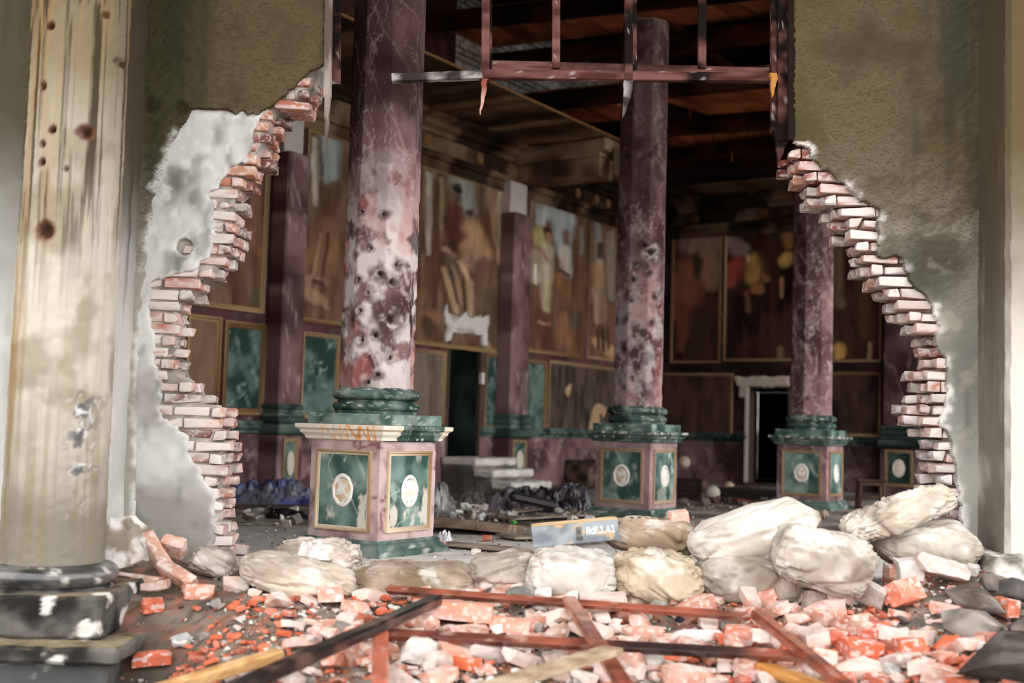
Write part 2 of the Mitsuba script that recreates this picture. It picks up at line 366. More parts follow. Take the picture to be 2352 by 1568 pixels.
def brick_col(base, white, seed, front=True, dark=0.):
    def col(v, n):
        f = fbm(v + seed, 26, 3, 3); g = fbm(v + seed, 9, 2, 5)
        c = lin(base) * (0.8 + .4 * g)[:, None]
        w = white * sst(.62 - .42 * white, .8 - .42 * white, f) * (np.where(n[:, 1] < -.4, 1, .55) if front else 1)
        c = lerp(c, lin((226, 219, 213)), np.clip(w, 0, 1))
        return lerp(c, lin((40, 34, 32)), dark * sst(.4, .7, g))
    return col
def lay_bricks(wall, S, B, side, y_top, seed, whiten):
    rng = np.random.default_rng(seed); z = .0; k = 0
    xm = -1.9 if side > 0 else 2.4
    while True:
        zc = z + .033
        py = row_y(xm, zc)
        for _ in range(2):
            xm = fx(interp(S, py), py, YF + .2)[0]; py = row_y(xm, zc)
        if py < y_top: break
        e = fx(interp(S, py), py, YF + .36)[0]; b = fx(interp(B, py), py, YF)[0]
        if side > 0: b = min(b, e - .02)
        wh = whiten(zc)
        for w, (yd, dep) in enumerate(((.03, .115), (.155, .115), (.28, .11))):
            end = e + side * (rng.uniform(-.085, -.01) if w == 0 else rng.uniform(-.07, .025) if w == 1 else rng.uniform(-.06, .03))
            off = (.12 if k % 2 else 0) + rng.uniform(-.01, .01); n = 0
            x = end
            while n < (9 if w == 0 else 1 if rng.random() < .75 else 2):
                full = .245 if (k + n + w) % 2 == 0 or w else .118
                if n == 0: full = max(.09, full - (off if w == 0 else rng.uniform(0, .1)))
                d = dep if w or full > .13 else min(.2, dep)
                xa, xb = x - side * full, x
                if w == 0 and n and side * (xb - b) < .0: break
                zz = .0645 + rng.uniform(-.003, .002)
                m = brick_mesh(full - .008, d, zz, rng)
                rot(m, rng.normal(0, .012), rng.normal(0, .018), rng.normal(0, .05 if n == 0 else .004))
                move(m, ((xa + xb) / 2, YF + yd + d / 2 + (.010 if n and not w else rng.uniform(-.006, .006)), zc + rng.uniform(-.003, .003)))
                base = BRICK[rng.integers(len(BRICK))]
                put('brick', m, brick_col(base, np.clip(wh + rng.normal(0, .12), 0, 1), rng.uniform(0, 90), True, .5 * (w > 0)), 'brick', wall, smooth=35)
                x = xa; n += 1
        z += PITCHZ; k += 1
lay_bricks(WL, SL, BL, 1, 168, 7, lambda z: .45 if z > 2.55 else .85 if z > 1.2 else .78 if z > .5 else .85)
lay_bricks(WR, SR, BR, -1, 332, 8, lambda z: .5 if z > 2.7 else .88)

# lintel over the opening and the wall's returns outside the picture
xl, xr = fx(748, 0)[0], fx(1822, 0)[0]
struct('trim_1'); put('x', merge(span((xl - .05, YF + .05, 4.75), (xr + .05, YF + .45, 7.7))), (96, 84, 66), 'stucco', key='trim_1', smooth=False)

# pilasters of the front wall, with a plinth each
def pil_col(lo, hi, seed, y_split=1.9, side=0.):
    def col(v, n):
        z = v[:, 2]; f = fbm(v, 2.5, 4, seed); st = fbm(v * [11, 11, .45], 1, 4, seed + 1)
        c = lerp(lin(lo), lin(hi), sst(y_split - .6, y_split + .9, z + .8 * (f - .5)))
        c = lerp(c, lin((64, 60, 46)), .7 * sst(.5, .68, st) * sst(.6, 2.2, z))
        c = lerp(c, lin((232, 230, 224)), .5 * sst(.55, .7, f) * sst(2.2, .8, z))
        return lerp(c, lin((92, 84, 70)), side * sst(.5, .9, -n[:, 0]) * sst(.2, .5, f))  # sides facing left painted darker, shade put into the colour
    return col
def pilaster(wall, xa, xb, y0, lo, hi, seed, label):
    m = fine(cbox(xb - xa, YF + .1 - y0, 6.4, .03, ((xa + xb) / 2, (YF + .1 + y0) / 2, 3.0)), .06)
    m.vertices[:] += (np.stack([fbm(m.vertices, 6, 3, k) for k in (1, 2, 3)], 1) - .5) * .02
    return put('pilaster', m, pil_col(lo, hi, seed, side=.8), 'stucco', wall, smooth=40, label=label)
pxl = fx(246, 700, YF - .52)[0]; pilaster(WL, pxl - 1.25, pxl, YF - .52, (196, 194, 188), (84, 76, 62), 41, 'broad pilaster behind the column')
pxr = fx(2312, 700, YF - .46)[0]; pilaster(WR, pxr, pxr + 1.3, YF - .46, (210, 204, 194), (98, 84, 60), 43, 'broad pilaster of stained plaster with shade painted on its left side')
# ------------------------------------------------------------------ the hall inside: two painted walls
ANG = math.radians(33.0)
E1 = np.array([math.cos(ANG), -math.sin(ANG), 0]); E2 = np.array([math.sin(ANG), math.cos(ANG), 0]); UPZ = np.array([0, 0, 1.0])
class Wall:
    def __init__(s, key, o, d, n): s.key, s.o, s.d, s.n = key, np.array(o, float), d, n
    def hit(s, px, py):
        r = ray(px, py); t = np.dot(s.o - EYE, s.n) / np.dot(r, s.n); p = EYE + r * t
        return np.dot(p - s.o, s.d), p[2]
    def to(s, u, z, dep):
        u, z, dep = np.broadcast_arrays(np.asarray(u, float), np.asarray(z, float), np.asarray(dep, float))
        return s.o + u[..., None] * s.d + dep[..., None] * s.n + z[..., None] * UPZ
    def box(s, u0, u1, z0, z1, d0, d1, bevel=.004):
        m = cbox(abs(u1 - u0), abs(d1 - d0), abs(z1 - z0), bevel)
        M = np.eye(4); M[:3, 0], M[:3, 1], M[:3, 2] = s.d, s.n, UPZ
        M[:3, 3] = s.to((u0 + u1) / 2, (z0 + z1) / 2, (d0 + d1) / 2)
        if np.linalg.det(M[:3, :3]) < 0: M[:3, 0] *= -1
        m.apply_transform(M); return m
    def local(s, v):
        q = v - s.o; return q @ s.d, v[:, 2]
    def rect(s, x0, x1, yt0, yt1, yb0, yb1):
        """panel seen between columns x0 and x1, its top running yt0..yt1 and its foot yb0..yb1"""
        a, b, c, d = s.hit(x0, yt0), s.hit(x1, yt1), s.hit(x0, yb0), s.hit(x1, yb1)
        return (a[0] + c[0]) / 2, (b[0] + d[0]) / 2, (c[1] + d[1]) / 2, (a[1] + b[1]) / 2
oA = at_z(1065, 1120, 0.0); oA = np.array([-.733, 18.5, 0])
L = Wall('wall_left', oA, E2, E1)
uc = L.hit(1500, 900)[0]
Bk = Wall('wall_back', L.to(uc, 0, 0), E1, -E2)

def mauve(u, z, seed, dark=1.0):
    p = np.stack([u, z, 0 * u], 1)
    f = fbm(p, 2.2, 4, seed); w = fbm(p * [1, .6, 1], 4, 3, seed + 2)
    q = np.stack([u + .8 * z, z * .4 - u * .3, 0 * u], 1)
    vein = sst(.03, .0, np.abs(fbm(q + .1 * w[:, None], 2.6, 4, seed + 3) - .5))
    c = lerp(lin((92, 64, 66)), lin((152, 118, 118)), sst(.3, .7, f))
    c = lerp(c, lin((206, 178, 176)), .55 * vein + .3 * sst(.6, .8, w))
    return c * dark
def green(u, z, seed, dark=1.0):
    p = np.stack([u, z, 0 * u], 1); f = fbm(p, 5, 4, seed)
    q = np.stack([u * 2.6 + z * 1.6, z * .8 - u * .8, 0 * u], 1); st = fbm(q, 4, 4, seed + 2)
    q2 = np.stack([u + z * .5, z - .7 * u, 0 * u], 1); vein = sst(.014, .0, np.abs(fbm(q2, 2.2, 3, seed + 4) - .5))
    c = lerp(lin((60, 87, 78)), lin((130, 156, 146)), sst(.3, .75, f))
    return lerp(c, lin((190, 208, 196)), np.clip(.6 * sst(.6, .8, st) + .75 * vein, 0, 1)) * dark
def soot(u, z, seed):
    p = np.stack([u, z, 0 * u], 1); return sst(.38, .56, fbm(p * [1, 1.4, 1], 1.1, 4, seed))
GOLD = (150, 118, 82)
def gold_col(v, n):
    f = fbm(v, 9, 3, 61); return lerp(lin((120, 88, 58)), lin((180, 150, 112)), sst(.35, .65, f))
def frame_mesh(w, u0, u1, z0, z1, wd, dep=.03, base=0.0):
    prof = [(0, base), (0, base + dep), (wd * .35, base + dep * .9), (wd * .5, base + dep * .45), (wd * .8, base + dep * .55), (wd, base + .004)]
    loops = []
    for t, d in prof:
        loops.append(w.to([u0 + t, u1 - t, u1 - t, u0 + t], [z0 + t, z0 + t, z1 - t, z1 - t], d))
    v = np.vstack(loops); f = []
    for k in range(len(prof) - 1):
        for i in range(4):
            a, b = k * 4 + i, k * 4 + (i + 1) % 4; f += [[a, b, b + 4], [a, b + 4, a + 4]]
    return trimesh.Trimesh(v, f, process=False)
def field(w, u0, u1, z0, z1, dep, step):
    nu, nv = max(2, int((u1 - u0) / step)), max(2, int((z1 - z0) / step))
    return grid(nu, nv, lambda a, b: w.to(u0 + a * (u1 - u0), z0 + b * (z1 - z0), dep))
def panel(w, parent, name, r, colfn, frame=.07, step=.03, flabel=None, label=None, fcol=gold_col, dep=.03, base=0.0):
    u0, u1, z0, z1 = r
    key = put(name, field(w, u0 + frame * .6, u1 - frame * .6, z0 + frame * .6, z1 - frame * .6, base + .008, step), lambda v, n: colfn(*w.local(v)), 'paint', parent, smooth=True, label=label)
    put('frame', frame_mesh(w, u0, u1, z0, z1, frame, dep, base), fcol, 'matte', key, smooth=30)
    return key

def wall_mesh(w, u0, u1, z1, holes, step=.045, thick=.3):
    nu, nv = int((u1 - u0) / step), int(z1 / step)
    m = grid(nu, nv, lambda a, b: w.to(u0 + a * (u1 - u0), b * z1, 0))
    u, z = w.local(m.triangles_center); keep = np.ones(len(u), bool)
    slabs, cuts = [], sorted(holes)
    for (a, b, c, d) in holes: keep &= ~((u > a) & (u < b) & (z > c) & (z < d))
    m.update_faces(keep)
    pos = u0
    for (a, b, c, d) in cuts:
        slabs.append(w.box(pos, a, 0, z1, -.002, -thick)); pos = b
        slabs.append(w.box(a, b, d, z1, -.002, -thick))
        if c > .01: slabs.append(w.box(a, b, 0, c, -.002, -thick))
    slabs.append(w.box(pos, u1, 0, z1, -.002, -thick))
    return merge(m, *[s.subdivide() for s in slabs])
# door openings
D1 = L.rect(1029, 1102, 765, 769, 1047, 1049); D1 = (D1[0], D1[1], max(.3, D1[2]), D1[3])
D2 = Bk.rect(1718, 1811, 893, 893, 1118, 1116); D2 = (D2[0], D2[1], .06, D2[3])
DADO = .93
def wallL_col(v, n):
    u, z = L.local(v)
    c = mauve(u, z, 71); up = sst(DADO, DADO + .1, z)
    f = fbm(v, 1.2, 4, 72); g = fbm(v, 6, 3, 73)
    c = lerp(c, lin((78, 46, 50)), .75 * up)
    c = lerp(c, lin((112, 86, 62)), .6 * up * sst(.45, .65, f))
    return lerp(c, lin((36, 26, 22)), .5 * soot(u, z, 74) * sst(3.5, 5.0, z)) * (.85 + .3 * g)[:, None]
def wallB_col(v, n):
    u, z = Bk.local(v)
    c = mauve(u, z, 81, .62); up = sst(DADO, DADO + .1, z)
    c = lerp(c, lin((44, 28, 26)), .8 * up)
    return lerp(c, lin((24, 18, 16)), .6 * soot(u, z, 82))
struct('wall_left'); struct('wall_back')
put('x', wall_mesh(L, -14, uc + .3, 7.7, [D1]), wallL_col, 'matte', key='wall_left', smooth=25)
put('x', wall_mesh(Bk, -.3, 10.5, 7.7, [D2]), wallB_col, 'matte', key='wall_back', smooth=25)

# ---- wall paintings: brush strokes laid down in the wall's own plane
class Paint:
    """strokes given by where they are seen, turned once into wall coordinates"""
    def __init__(s, w, px, py):
        s.w, s.ops, s.gain = w, [], 1.35 if w is L else 1.7
        a, b, c = w.hit(px - 20, py), w.hit(px + 20, py), w.hit(px, py + 20)
        s.kx = 40 / abs(b[0] - a[0]); s.kz = 20 / abs(w.hit(px, py)[1] - c[1])
    def c(s, x0, y0, x1, y1, r0, r1, col, al=.95, soft=.5):
        s.ops.append((s.w.hit(x0, y0), s.w.hit(x1, y1), r0, r1, lin(col), al, soft)); return s
    def e(s, x, y, r, col, al=.95, soft=.5, ry=None):
        ry = ry or r; return s.c(x, y - max(0, ry - r), x, y + max(0, ry - r), r, r, col, al, soft)
    def __call__(s, bg, seed, dark=1.0, grime=(70, 48, 34)):
        def fn(u, z):
            p = np.stack([u, z, 0 * u], 1); f = fbm(p, 2.0, 4, seed); g = fbm(p * [3, .7, 1], 3, 4, seed + 1)
            c = lerp(lin(bg[0]), lin(bg[1]), sst(.3, .7, .5 * f + .5 * g))
            wx, wz = (fbm(p, 4, 3, seed + 5) - .5) * .10, (fbm(p, 4, 3, seed + 6) - .5) * .10
            for (a, b, r0, r1, col, al, soft) in s.ops:
                X, Z = (u + wx - a[0]) * s.kx, (z + wz - a[1]) * s.kz
                dx, dz = (b[0] - a[0]) * s.kx, (b[1] - a[1]) * s.kz
                t = np.clip((X * dx + Z * dz) / (dx * dx + dz * dz + 1e-6), 0, 1)
                d = np.hypot(X - t * dx, Z - t * dz); r = r0 + (r1 - r0) * t
                m = al * sst(r * (1 + soft), r * (1 - soft), d)
                c = lerp(c, col * (.62 + .76 * g)[:, None], m * (.75 + .6 * (f - .2)).clip(0, 1))
            c = lerp(c, lin(grime), .35 * sst(.45, .7, f))
            c = c * .72 + c.mean(1, keepdims=True) * np.array([1.08, 1., .9]) * .28
            return c * dark * s.gain
        return fn
WLK, WBK = 'wall_left', 'wall_back'
R = L.rect
P0 = Paint(L, 560, 600)
P0.c(585, 420, 600, 640, 14, 10, (128, 92, 60)).c(560, 520, 590, 580, 16, 10, (150, 92, 62)).c(520, 600, 560, 690, 26, 16, (112, 70, 50)).c(590, 680, 585, 705, 12, 10, (96, 84, 60))
panel(L, WLK, 'mural', R(420, 612, 270, 320, 690, 729), P0([(84, 52, 36), (140, 104, 74)], 101), .07, label='brown mural of a draped figure')
P1 = Paint(L, 735, 520)
P1.c(755, 300, 755, 400, 26, 24, (150, 168, 164)).c(720, 320, 722, 470, 6, 6, (196, 188, 172)).c(735, 320, 737, 460, 3, 3, (90, 70, 50)).c(768, 430, 750, 500, 16, 20, (110, 74, 48)).c(752, 470, 757, 486, 8, 7, (120, 66, 42)) \
  .c(745, 520, 700, 600, 18, 14, (140, 92, 60)).c(760, 520, 750, 620, 22, 18, (150, 100, 66)).c(735, 540, 712, 660, 5, 4, (176, 128, 90)).c(750, 540, 740, 640, 4, 3, (92, 54, 34)).c(700, 645, 745, 648, 12, 10, (158, 116, 84)).c(705, 672, 750, 700, 14, 12, (172, 130, 96)).c(722, 650, 738, 655, 6, 5, (60, 40, 30)).c(770, 650, 760, 700, 10, 8, (120, 78, 50))
panel(L, WLK, 'mural', R(697, 812, 296, 318, 741, 752), P1([(96, 62, 40), (140, 104, 74)], 104), .06, label='mural of a cloaked figure before a pale sky')
P2 = Paint(L, 1060, 560)
P2.c(985, 400, 985, 580, 7, 6, (170, 160, 144)).c(1012, 410, 1010, 520, 6, 5, (152, 128, 88)).c(960, 420, 960, 640, 6, 6, (98, 60, 40)).c(1000, 420, 998, 700, 7, 7, (104, 62, 42)) \
  .c(1060, 420, 1075, 480, 26, 20, (140, 142, 134)).c(1150, 440, 1148, 600, 13, 10, (186, 152, 120)).c(1125, 440, 1140, 560, 12, 8, (150, 116, 80)) \
  .c(1047, 490, 1050, 530, 22, 22, (98, 46, 36)).c(1030, 505, 1035, 560, 12, 8, (96, 44, 34)).c(1050, 440, 1051, 458, 9, 8, (92, 58, 42)).c(1049, 432, 1052, 438, 11, 9, (34, 24, 20)) \
  .c(1079, 488, 1081, 505, 9, 8, (104, 70, 50)).c(1076, 484, 1080, 487, 8, 7, (60, 40, 30)).c(1085, 525, 1108, 580, 22, 24, (184, 138, 92)).c(1075, 555, 1040, 590, 9, 7, (170, 112, 78)).c(1025, 575, 1045, 588, 9, 6, (186, 142, 110)).c(1080, 575, 1075, 610, 20, 18, (160, 122, 92)) \
  .c(1112, 600, 1095, 650, 15, 9, (120, 80, 60)).c(1040, 560, 1048, 575, 10, 10, (72, 48, 40)) \
  .c(1040, 600, 1055, 740, 18, 12, (110, 84, 64)).c(1020, 620, 1048, 715, 7, 8, (182, 146, 106)).c(1057, 602, 1078, 650, 7, 6, (188, 150, 112)).c(1078, 650, 1079, 720, 6, 5, (176, 140, 104)).c(1040, 610, 1062, 700, 5, 5, (160, 122, 88)).c(1032, 620, 1050, 700, 3, 3, (84, 56, 42)).c(1062, 640, 1068, 715, 3, 3, (74, 50, 38)) \
  .c(985, 722, 1005, 728, 15, 14, (150, 100, 68)).c(980, 745, 1005, 780, 14, 16, (96, 62, 46)).c(1125, 680, 1130, 780, 18, 16, (98, 76, 56)).c(1118, 790, 1125, 805, 8, 8, (164, 122, 90))
panel(L, WLK, 'mural', R(940, 1160, 366, 431, 792, 812), P2([(92, 58, 38), (136, 104, 70)], 107), .075, step=.02, label='tall mural of two figures with long curved rolls')
P3 = Paint(L, 1280, 620)
P3.c(1255, 480, 1300, 500, 24, 20, (176, 186, 188)).c(1290, 500, 1295, 580, 26, 18, (150, 164, 168)).c(1240, 490, 1240, 510, 10, 10, (192, 196, 194)).c(1218, 490, 1222, 560, 8, 10, (130, 96, 60)).c(1236, 530, 1240, 560, 10, 12, (186, 164, 92)).c(1230, 585, 1225, 640, 12, 12, (176, 150, 112)) \
  .c(1254, 532, 1256, 546, 9, 7, (46, 30, 24)).c(1258, 540, 1259, 556, 6, 6, (196, 138, 108)).c(1258, 572, 1253, 640, 13, 14, (206, 190, 156)).c(1250, 640, 1254, 710, 13, 9, (190, 166, 126)).c(1246, 575, 1256, 595, 6, 5, (186, 126, 92)) \
  .c(1298, 535, 1300, 556, 8, 7, (130, 74, 50)).c(1296, 575, 1304, 625, 13, 14, (198, 184, 168)).c(1286, 622, 1306, 634, 5, 4, (40, 28, 24)).c(1285, 645, 1305, 670, 18, 16, (140, 96, 54)) \
  .c(1320, 560, 1322, 700, 8, 8, (112, 74, 44)).c(1334, 520, 1335, 580, 5, 5, (140, 146, 140)).c(1240, 740, 1262, 800, 20, 18, (100, 58, 40)).c(1292, 735, 1300, 785, 16, 15, (148, 94, 60)).c(1318, 730, 1318, 750, 10, 9, (84, 84, 66)).c(1228, 610, 1228, 650, 3, 3, (220, 216, 206)).c(1235, 740, 1262, 745, 3, 3, (176, 128, 96))
panel(L, WLK, 'mural', R(1212, 1342, 455, 487, 811, 822), P3([(96, 60, 38), (134, 92, 58)], 110), .07, step=.02, label='mural of women in white before a pale blue sky')
P4 = Paint(L, 1380, 640)
P4.c(1372, 520, 1375, 600, 9, 10, (150, 150, 142)).c(1402, 540, 1404, 680, 12, 10, (140, 130, 116)).c(1378, 565, 1378, 590, 8, 8, (76, 48, 34)).c(1375, 610, 1377, 650, 13, 12, (184, 140, 96)).c(1372, 665, 1374, 735, 12, 9, (176, 140, 104)).c(1384, 665, 1384, 735, 8, 7, (160, 122, 88)).c(1370, 785, 1404, 812, 12, 12, (206, 156, 104)).c(1372, 760, 1373, 800, 4, 4, (60, 36, 26)).c(1384, 760, 1385, 806, 4, 4, (70, 40, 28)).c(1396, 760, 1397, 800, 3, 3, (86, 54, 36))
panel(L, WLK, 'mural', R(1350, 1415, 489, 504, 823, 831), P4([(100, 62, 40), (136, 96, 64)], 113), .05, step=.02, label='narrow mural of a standing figure')
plain = lambda a, b, s, d=1.0: (lambda u, z: Paint(L, 1000, 900)([a, b], s, d)(u, z))
grn = lambda s, d=.72: (lambda u, z: green(u, z, s, d))
panel(L, WLK, 'marble_panel', R(425, 502, 712, 735, 930, 948), plain((118, 88, 62), (142, 110, 78), 121), .07, label='plain brown painted panel')
panel(L, WLK, 'marble_panel', R(510, 606, 734, 744, 948, 956), grn(122), .085, label='green marbled panel in a gold frame')
panel(L, WLK, 'marble_panel', R(690, 775, 760, 770, 958, 964), grn(125, .8), .06)
panel(L, WLK, 'marble_panel', R(944, 1020, 800, 806, 1000, 1002), plain((110, 90, 76), (150, 130, 112), 128, .8), .06, label='scraped brown panel left of the door')
panel(L, WLK, 'marble_panel', R(1112, 1150, 811, 814, 984, 985), grn(129), .06)
panel(L, WLK, 'marble_panel', R(1207, 1252, 827, 829, 989, 990), grn(131), .06)
panel(L, WLK, 'marble_panel', R(1258, 1425, 832, 840, 991, 994), plain((58, 46, 40), (110, 92, 80), 133, .9), .06, label='dark stained panel with torn paper')
RB = Bk.rect
P5 = Paint(Bk, 1600, 650)
P5.c(1580, 560, 1640, 560, 22, 20, (176, 132, 112)).c(1575, 610, 1570, 720, 20, 24, (170, 96, 56)).c(1630, 600, 1635, 650, 26, 20, (188, 132, 94)).c(1605, 600, 1603, 645, 10, 8, (64, 54, 36)).c(1600, 660, 1575, 760, 24, 16, (140, 76, 46)).c(1560, 700, 1562, 800, 12, 12, (130, 66, 42)).c(1612, 730, 1605, 800, 30, 30, (70, 46, 38))
panel(Bk, WBK, 'mural', RB(1543, 1657, 537, 532, 835, 833), P5([(38, 22, 18), (84, 48, 32)], 141, .62), .05, step=.03, label='dark mural with a pale orange shape')
P6 = Paint(Bk, 1745, 650)
P6.c(1680, 560, 1705, 575, 20, 16, (150, 124, 112)).c(1690, 610, 1680, 640, 22, 20, (190, 56, 30)).c(1735, 600, 1728, 635, 18, 16, (204, 148, 40)).c(1755, 600, 1760, 640, 10, 10, (160, 110, 36)).c(1800, 600, 1812, 590, 14, 12, (206, 158, 50)).c(1810, 540, 1815, 560, 14, 12, (150, 98, 30)).c(1717, 590, 1719, 600, 5, 4, (206, 160, 132)).c(1738, 660, 1748, 670, 14, 8, (170, 96, 50)).c(1797, 640, 1799, 680, 5, 4, (180, 116, 50)).c(1715, 670, 1718, 710, 6, 6, (130, 74, 48)).c(1770, 660, 1772, 690, 7, 6, (60, 34, 24)).c(1750, 560, 1770, 620, 22, 16, (64, 30, 24)).c(1790, 800, 1792, 825, 7, 7, (150, 108, 70))
panel(Bk, WBK, 'mural', RB(1664, 1850, 531, 520, 832, 826), P6([(34, 20, 18), (70, 40, 30)], 144, .7), .05, step=.025, label='dark mural with red and yellow robes')
P7 = Paint(Bk, 1965, 680)
P7.c(1925, 560, 1928, 700, 12, 12, (120, 92, 66)).c(1928, 800, 1930, 815, 13, 12, (204, 150, 50)).c(1996, 785, 1996, 825, 4, 5, (180, 130, 76)).c(1985, 600, 1990, 760, 16, 14, (96, 54, 32))
panel(Bk, WBK, 'mural', RB(1885, 2026, 520, 516, 832, 830), P7([(50, 30, 22), (88, 52, 34)], 147, .7), .05, step=.03, label='dark brown mural beside the broken wall')
panel(Bk, WBK, 'marble_panel', RB(1440, 1683, 858, 856, 1004, 1003), plain((56, 38, 30), (96, 66, 48), 151, .8), .05)
panel(Bk, WBK, 'marble_panel', RB(1885, 2024, 855, 853, 1002, 1001), plain((36, 24, 22), (84, 58, 48), 153, .8), .05)

# string course (green) on both walls, moulded; broken by the doors
def run(w, u0, u1, prof, n=260):
    """a moulding along a wall: profile of (depth, z)"""
    P = [prof[0]]
    for a_, b_ in zip(prof[:-1], prof[1:]):
        m_ = max(1, int(math.hypot(b_[0] - a_[0], b_[1] - a_[1]) / .09)); P += [tuple(np.array(a_) + (np.array(b_) - np.array(a_)) * i_ / m_) for i_ in range(1, m_ + 1)]
    P = np.array(P); uu = np.linspace(u0, u1, n); v = np.vstack([w.to(u, P[:, 1], P[:, 0]) for u in uu]); k = len(P); f = []
    for i in range(n - 1):
        for j in range(k - 1):
            a = i * k + j; f += [[a, a + 1, a + k + 1], [a, a + k + 1, a + k]]
    for i in (0, n - 1):
        o = i * k
        for j in range(1, k - 1): f.append([o, o + j, o + j + 1])
    return trimesh.Trimesh(v, f, process=False)
def wcol(w, fn): return lambda v, n: fn(*w.local(v))
band = [(0, .80), (.03, .81), (.03, .84), (.07, .87), (.07, .91), (.05, .92), (.05, .955), (0, .96)]
for a, b in ((-14, D1[0] - .02), (D1[1] + .02, uc)): put('string_course', run(L, a, b, band), wcol(L, lambda u, z: green(u, z, 161, .55)), 'paint', WLK, smooth=20)
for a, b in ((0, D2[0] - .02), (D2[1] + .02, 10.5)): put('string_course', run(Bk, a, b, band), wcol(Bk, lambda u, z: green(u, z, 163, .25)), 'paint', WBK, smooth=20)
# entablature: architrave, frieze with rosettes, cornice
zt = L.hit(1050, 362)[1]
def ent_col(w, seed, k=1.0):
    def fn(u, z):
        p = np.stack([u, z, 0 * u], 1); f = fbm(p, 3, 4, seed)
        c = lerp(lin((84, 62, 46)), lin((144, 118, 92)), sst(.3, .7, f))
        return lerp(c, lin((26, 20, 17)), .85 * soot(u * 1.3, z, seed + 1)) * k
    return fn
ZA = 4.93
def entablature(w, key, u0, u1, seed, k, d0=0.0):
    put('architrave', run(w, u0, u1, [(d0, ZA - .22), (d0 + .03, ZA - .21), (d0 + .03, ZA - .07), (d0 + .08, ZA - .05), (d0 + .10, ZA + .03), (d0, ZA + .05)]), wcol(w, ent_col(w, seed, k)), 'matte', key, smooth=20)
    put('frieze', run(w, u0, u1, [(d0, ZA + .05), (d0 + .04, ZA + .05), (d0 + .04, ZA + 0.280), (d0, ZA + 0.286)]), wcol(w, ent_col(w, seed + 3, k)), 'matte', key, smooth=20)
    put('cornice', run(w, u0, u1, [(d0, ZA + 0.280), (d0 + .08, ZA + 0.286), (d0 + .10, ZA + 0.343), (d0 + .2, ZA + 0.381), (d0 + .22, ZA + 0.444), (d0 + .34, ZA + 0.482), (d0 + .34, ZA + 0.545), (d0, ZA + 0.551)]), wcol(w, ent_col(w, seed + 6, k)), 'matte', key, smooth=20)
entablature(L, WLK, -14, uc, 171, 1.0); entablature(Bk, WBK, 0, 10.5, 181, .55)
def rosette(w, key, u, z, r, col, d=.045):
    m = lathe([(0, .02), (r * .35, .025), (r * .42, .008), (r * .75, .02), (r, .014), (r * 1.02, 0)], 28)
    M = np.eye(4); M[:3, 0], M[:3, 1], M[:3, 2], M[:3, 3] = w.d, UPZ, w.n, w.to(u, z, d)
    if np.linalg.det(M[:3, :3]) < 0: M[:3, 0] *= -1
    m.apply_transform(M); put('rosette', m, col, 'matte', key)
for x, y in ((976, 305), (1096, 375), (1365, 470), (1391, 477), (1322, 440), (690, 170), (610, 130)):
    u, z = L.hit(x, y); rosette(L, WLK, u, ZA + 0.165, .085, (142, 108, 70))
for x, y in ((1757, 470), (1600, 476), (1910, 466)):
    u, z = Bk.hit(x, y); rosette(Bk, WBK, u, ZA + 0.165, .085, (92, 66, 44))

# engaged piers of the walls: shaft, ringed green base, pedestal with an oval medallion
def medallion(w, key, u, z, ru, rz, d, col=(226, 214, 196)):
    m = lathe([(0, .016), (.6, .02), (.8, .010), (.9, .022), (1.0, .016), (1.03, 0)], 40); m.vertices[:, 0] *= ru; m.vertices[:, 1] *= rz
    M = np.eye(4); M[:3, 0], M[:3, 1], M[:3, 2], M[:3, 3] = w.d, UPZ, w.n, w.to(u, z, d)
    if np.linalg.det(M[:3, :3]) < 0: M[:3, 0] *= -1
    m.apply_transform(M); put('medallion', m, col, 'matte', key)
def pier(w, key, u0, u1, dep, ztop, seed, dark, label, white=None):
    c = wcol(w, lambda u, z: mauve(u * 1.0, z, seed, dark))
    k = put('pier', fine(w.box(u0, u1, 1.05, ztop, 0, dep, .02), .12), c, 'paint', key, smooth=25, label=label)
    gcol = wcol(w, lambda u, z: green(u, z, seed + 4, .5 * dark))
    rings = merge(w.box(u0 - .03, u1 + .03, .93, 1.0, 0, dep + .05, .02), w.box(u0 - .05, u1 + .05, 1.0, 1.07, 0, dep + .06, .03), w.box(u0 - .02, u1 + .02, 1.07, 1.10, 0, dep + .02, .005), w.box(u0 - .045, u1 + .045, 1.10, 1.17, 0, dep + .05, .03))
    put('base_ring', fine(rings, .2), gcol, 'paint', k, smooth=30)
    put('string_course', w.box(u0 - .07, u1 + .07, .80, .93, 0, dep + .09, .02), gcol, 'paint', k, smooth=30)
    put('pedestal', fine(w.box(u0 - .03, u1 + .03, 0, .80, 0, dep + .03, .01), .12), c, 'paint', k, smooth=25)
    m = .08; f0, f1 = u0 + m, u1 - m
    put('green_field', field(w, f0, f1, .16, .74, dep + .036, .03), wcol(w, lambda u, z: green(u, z, seed + 6, .8 * dark)), 'paint', k, smooth=True)
    put('frame', frame_mesh(w, f0 - .02, f1 + .02, .14, .76, .05, .02, dep + .03), gold_col, 'matte', k, smooth=30)
    medallion(w, k, (u0 + u1) / 2, .45, (u1 - u0) * .17, .15, dep + .04)
    if white: put('bare_plaster', w.box(u0 + .02, u1 - .02, ztop, white, 0, dep * .6, .01), (214, 206, 200), 'matte', k)
    return k
PD = .28
def pier_px(w, xa, xb, y):          # pier whose front face is seen between xa and xb
    ww = Wall('', w.to(0, 0, PD), w.d, w.n); return ww.hit(xa, y)[0], ww.hit(xb, y)[0]
a, b = pier_px(L, 642, 692, 900); pier(L, WLK, a, b, PD, L.hit(668, 352)[1] - .05, 191, 1.0, 'mauve marbled pier', ZA - .1)
a, b = pier_px(L, 1172, 1213, 900); pier(L, WLK, a, b, PD, L.hit(1190, 500)[1], 195, 1.0, 'mauve marbled pier with its capital gone', ZA - .05)
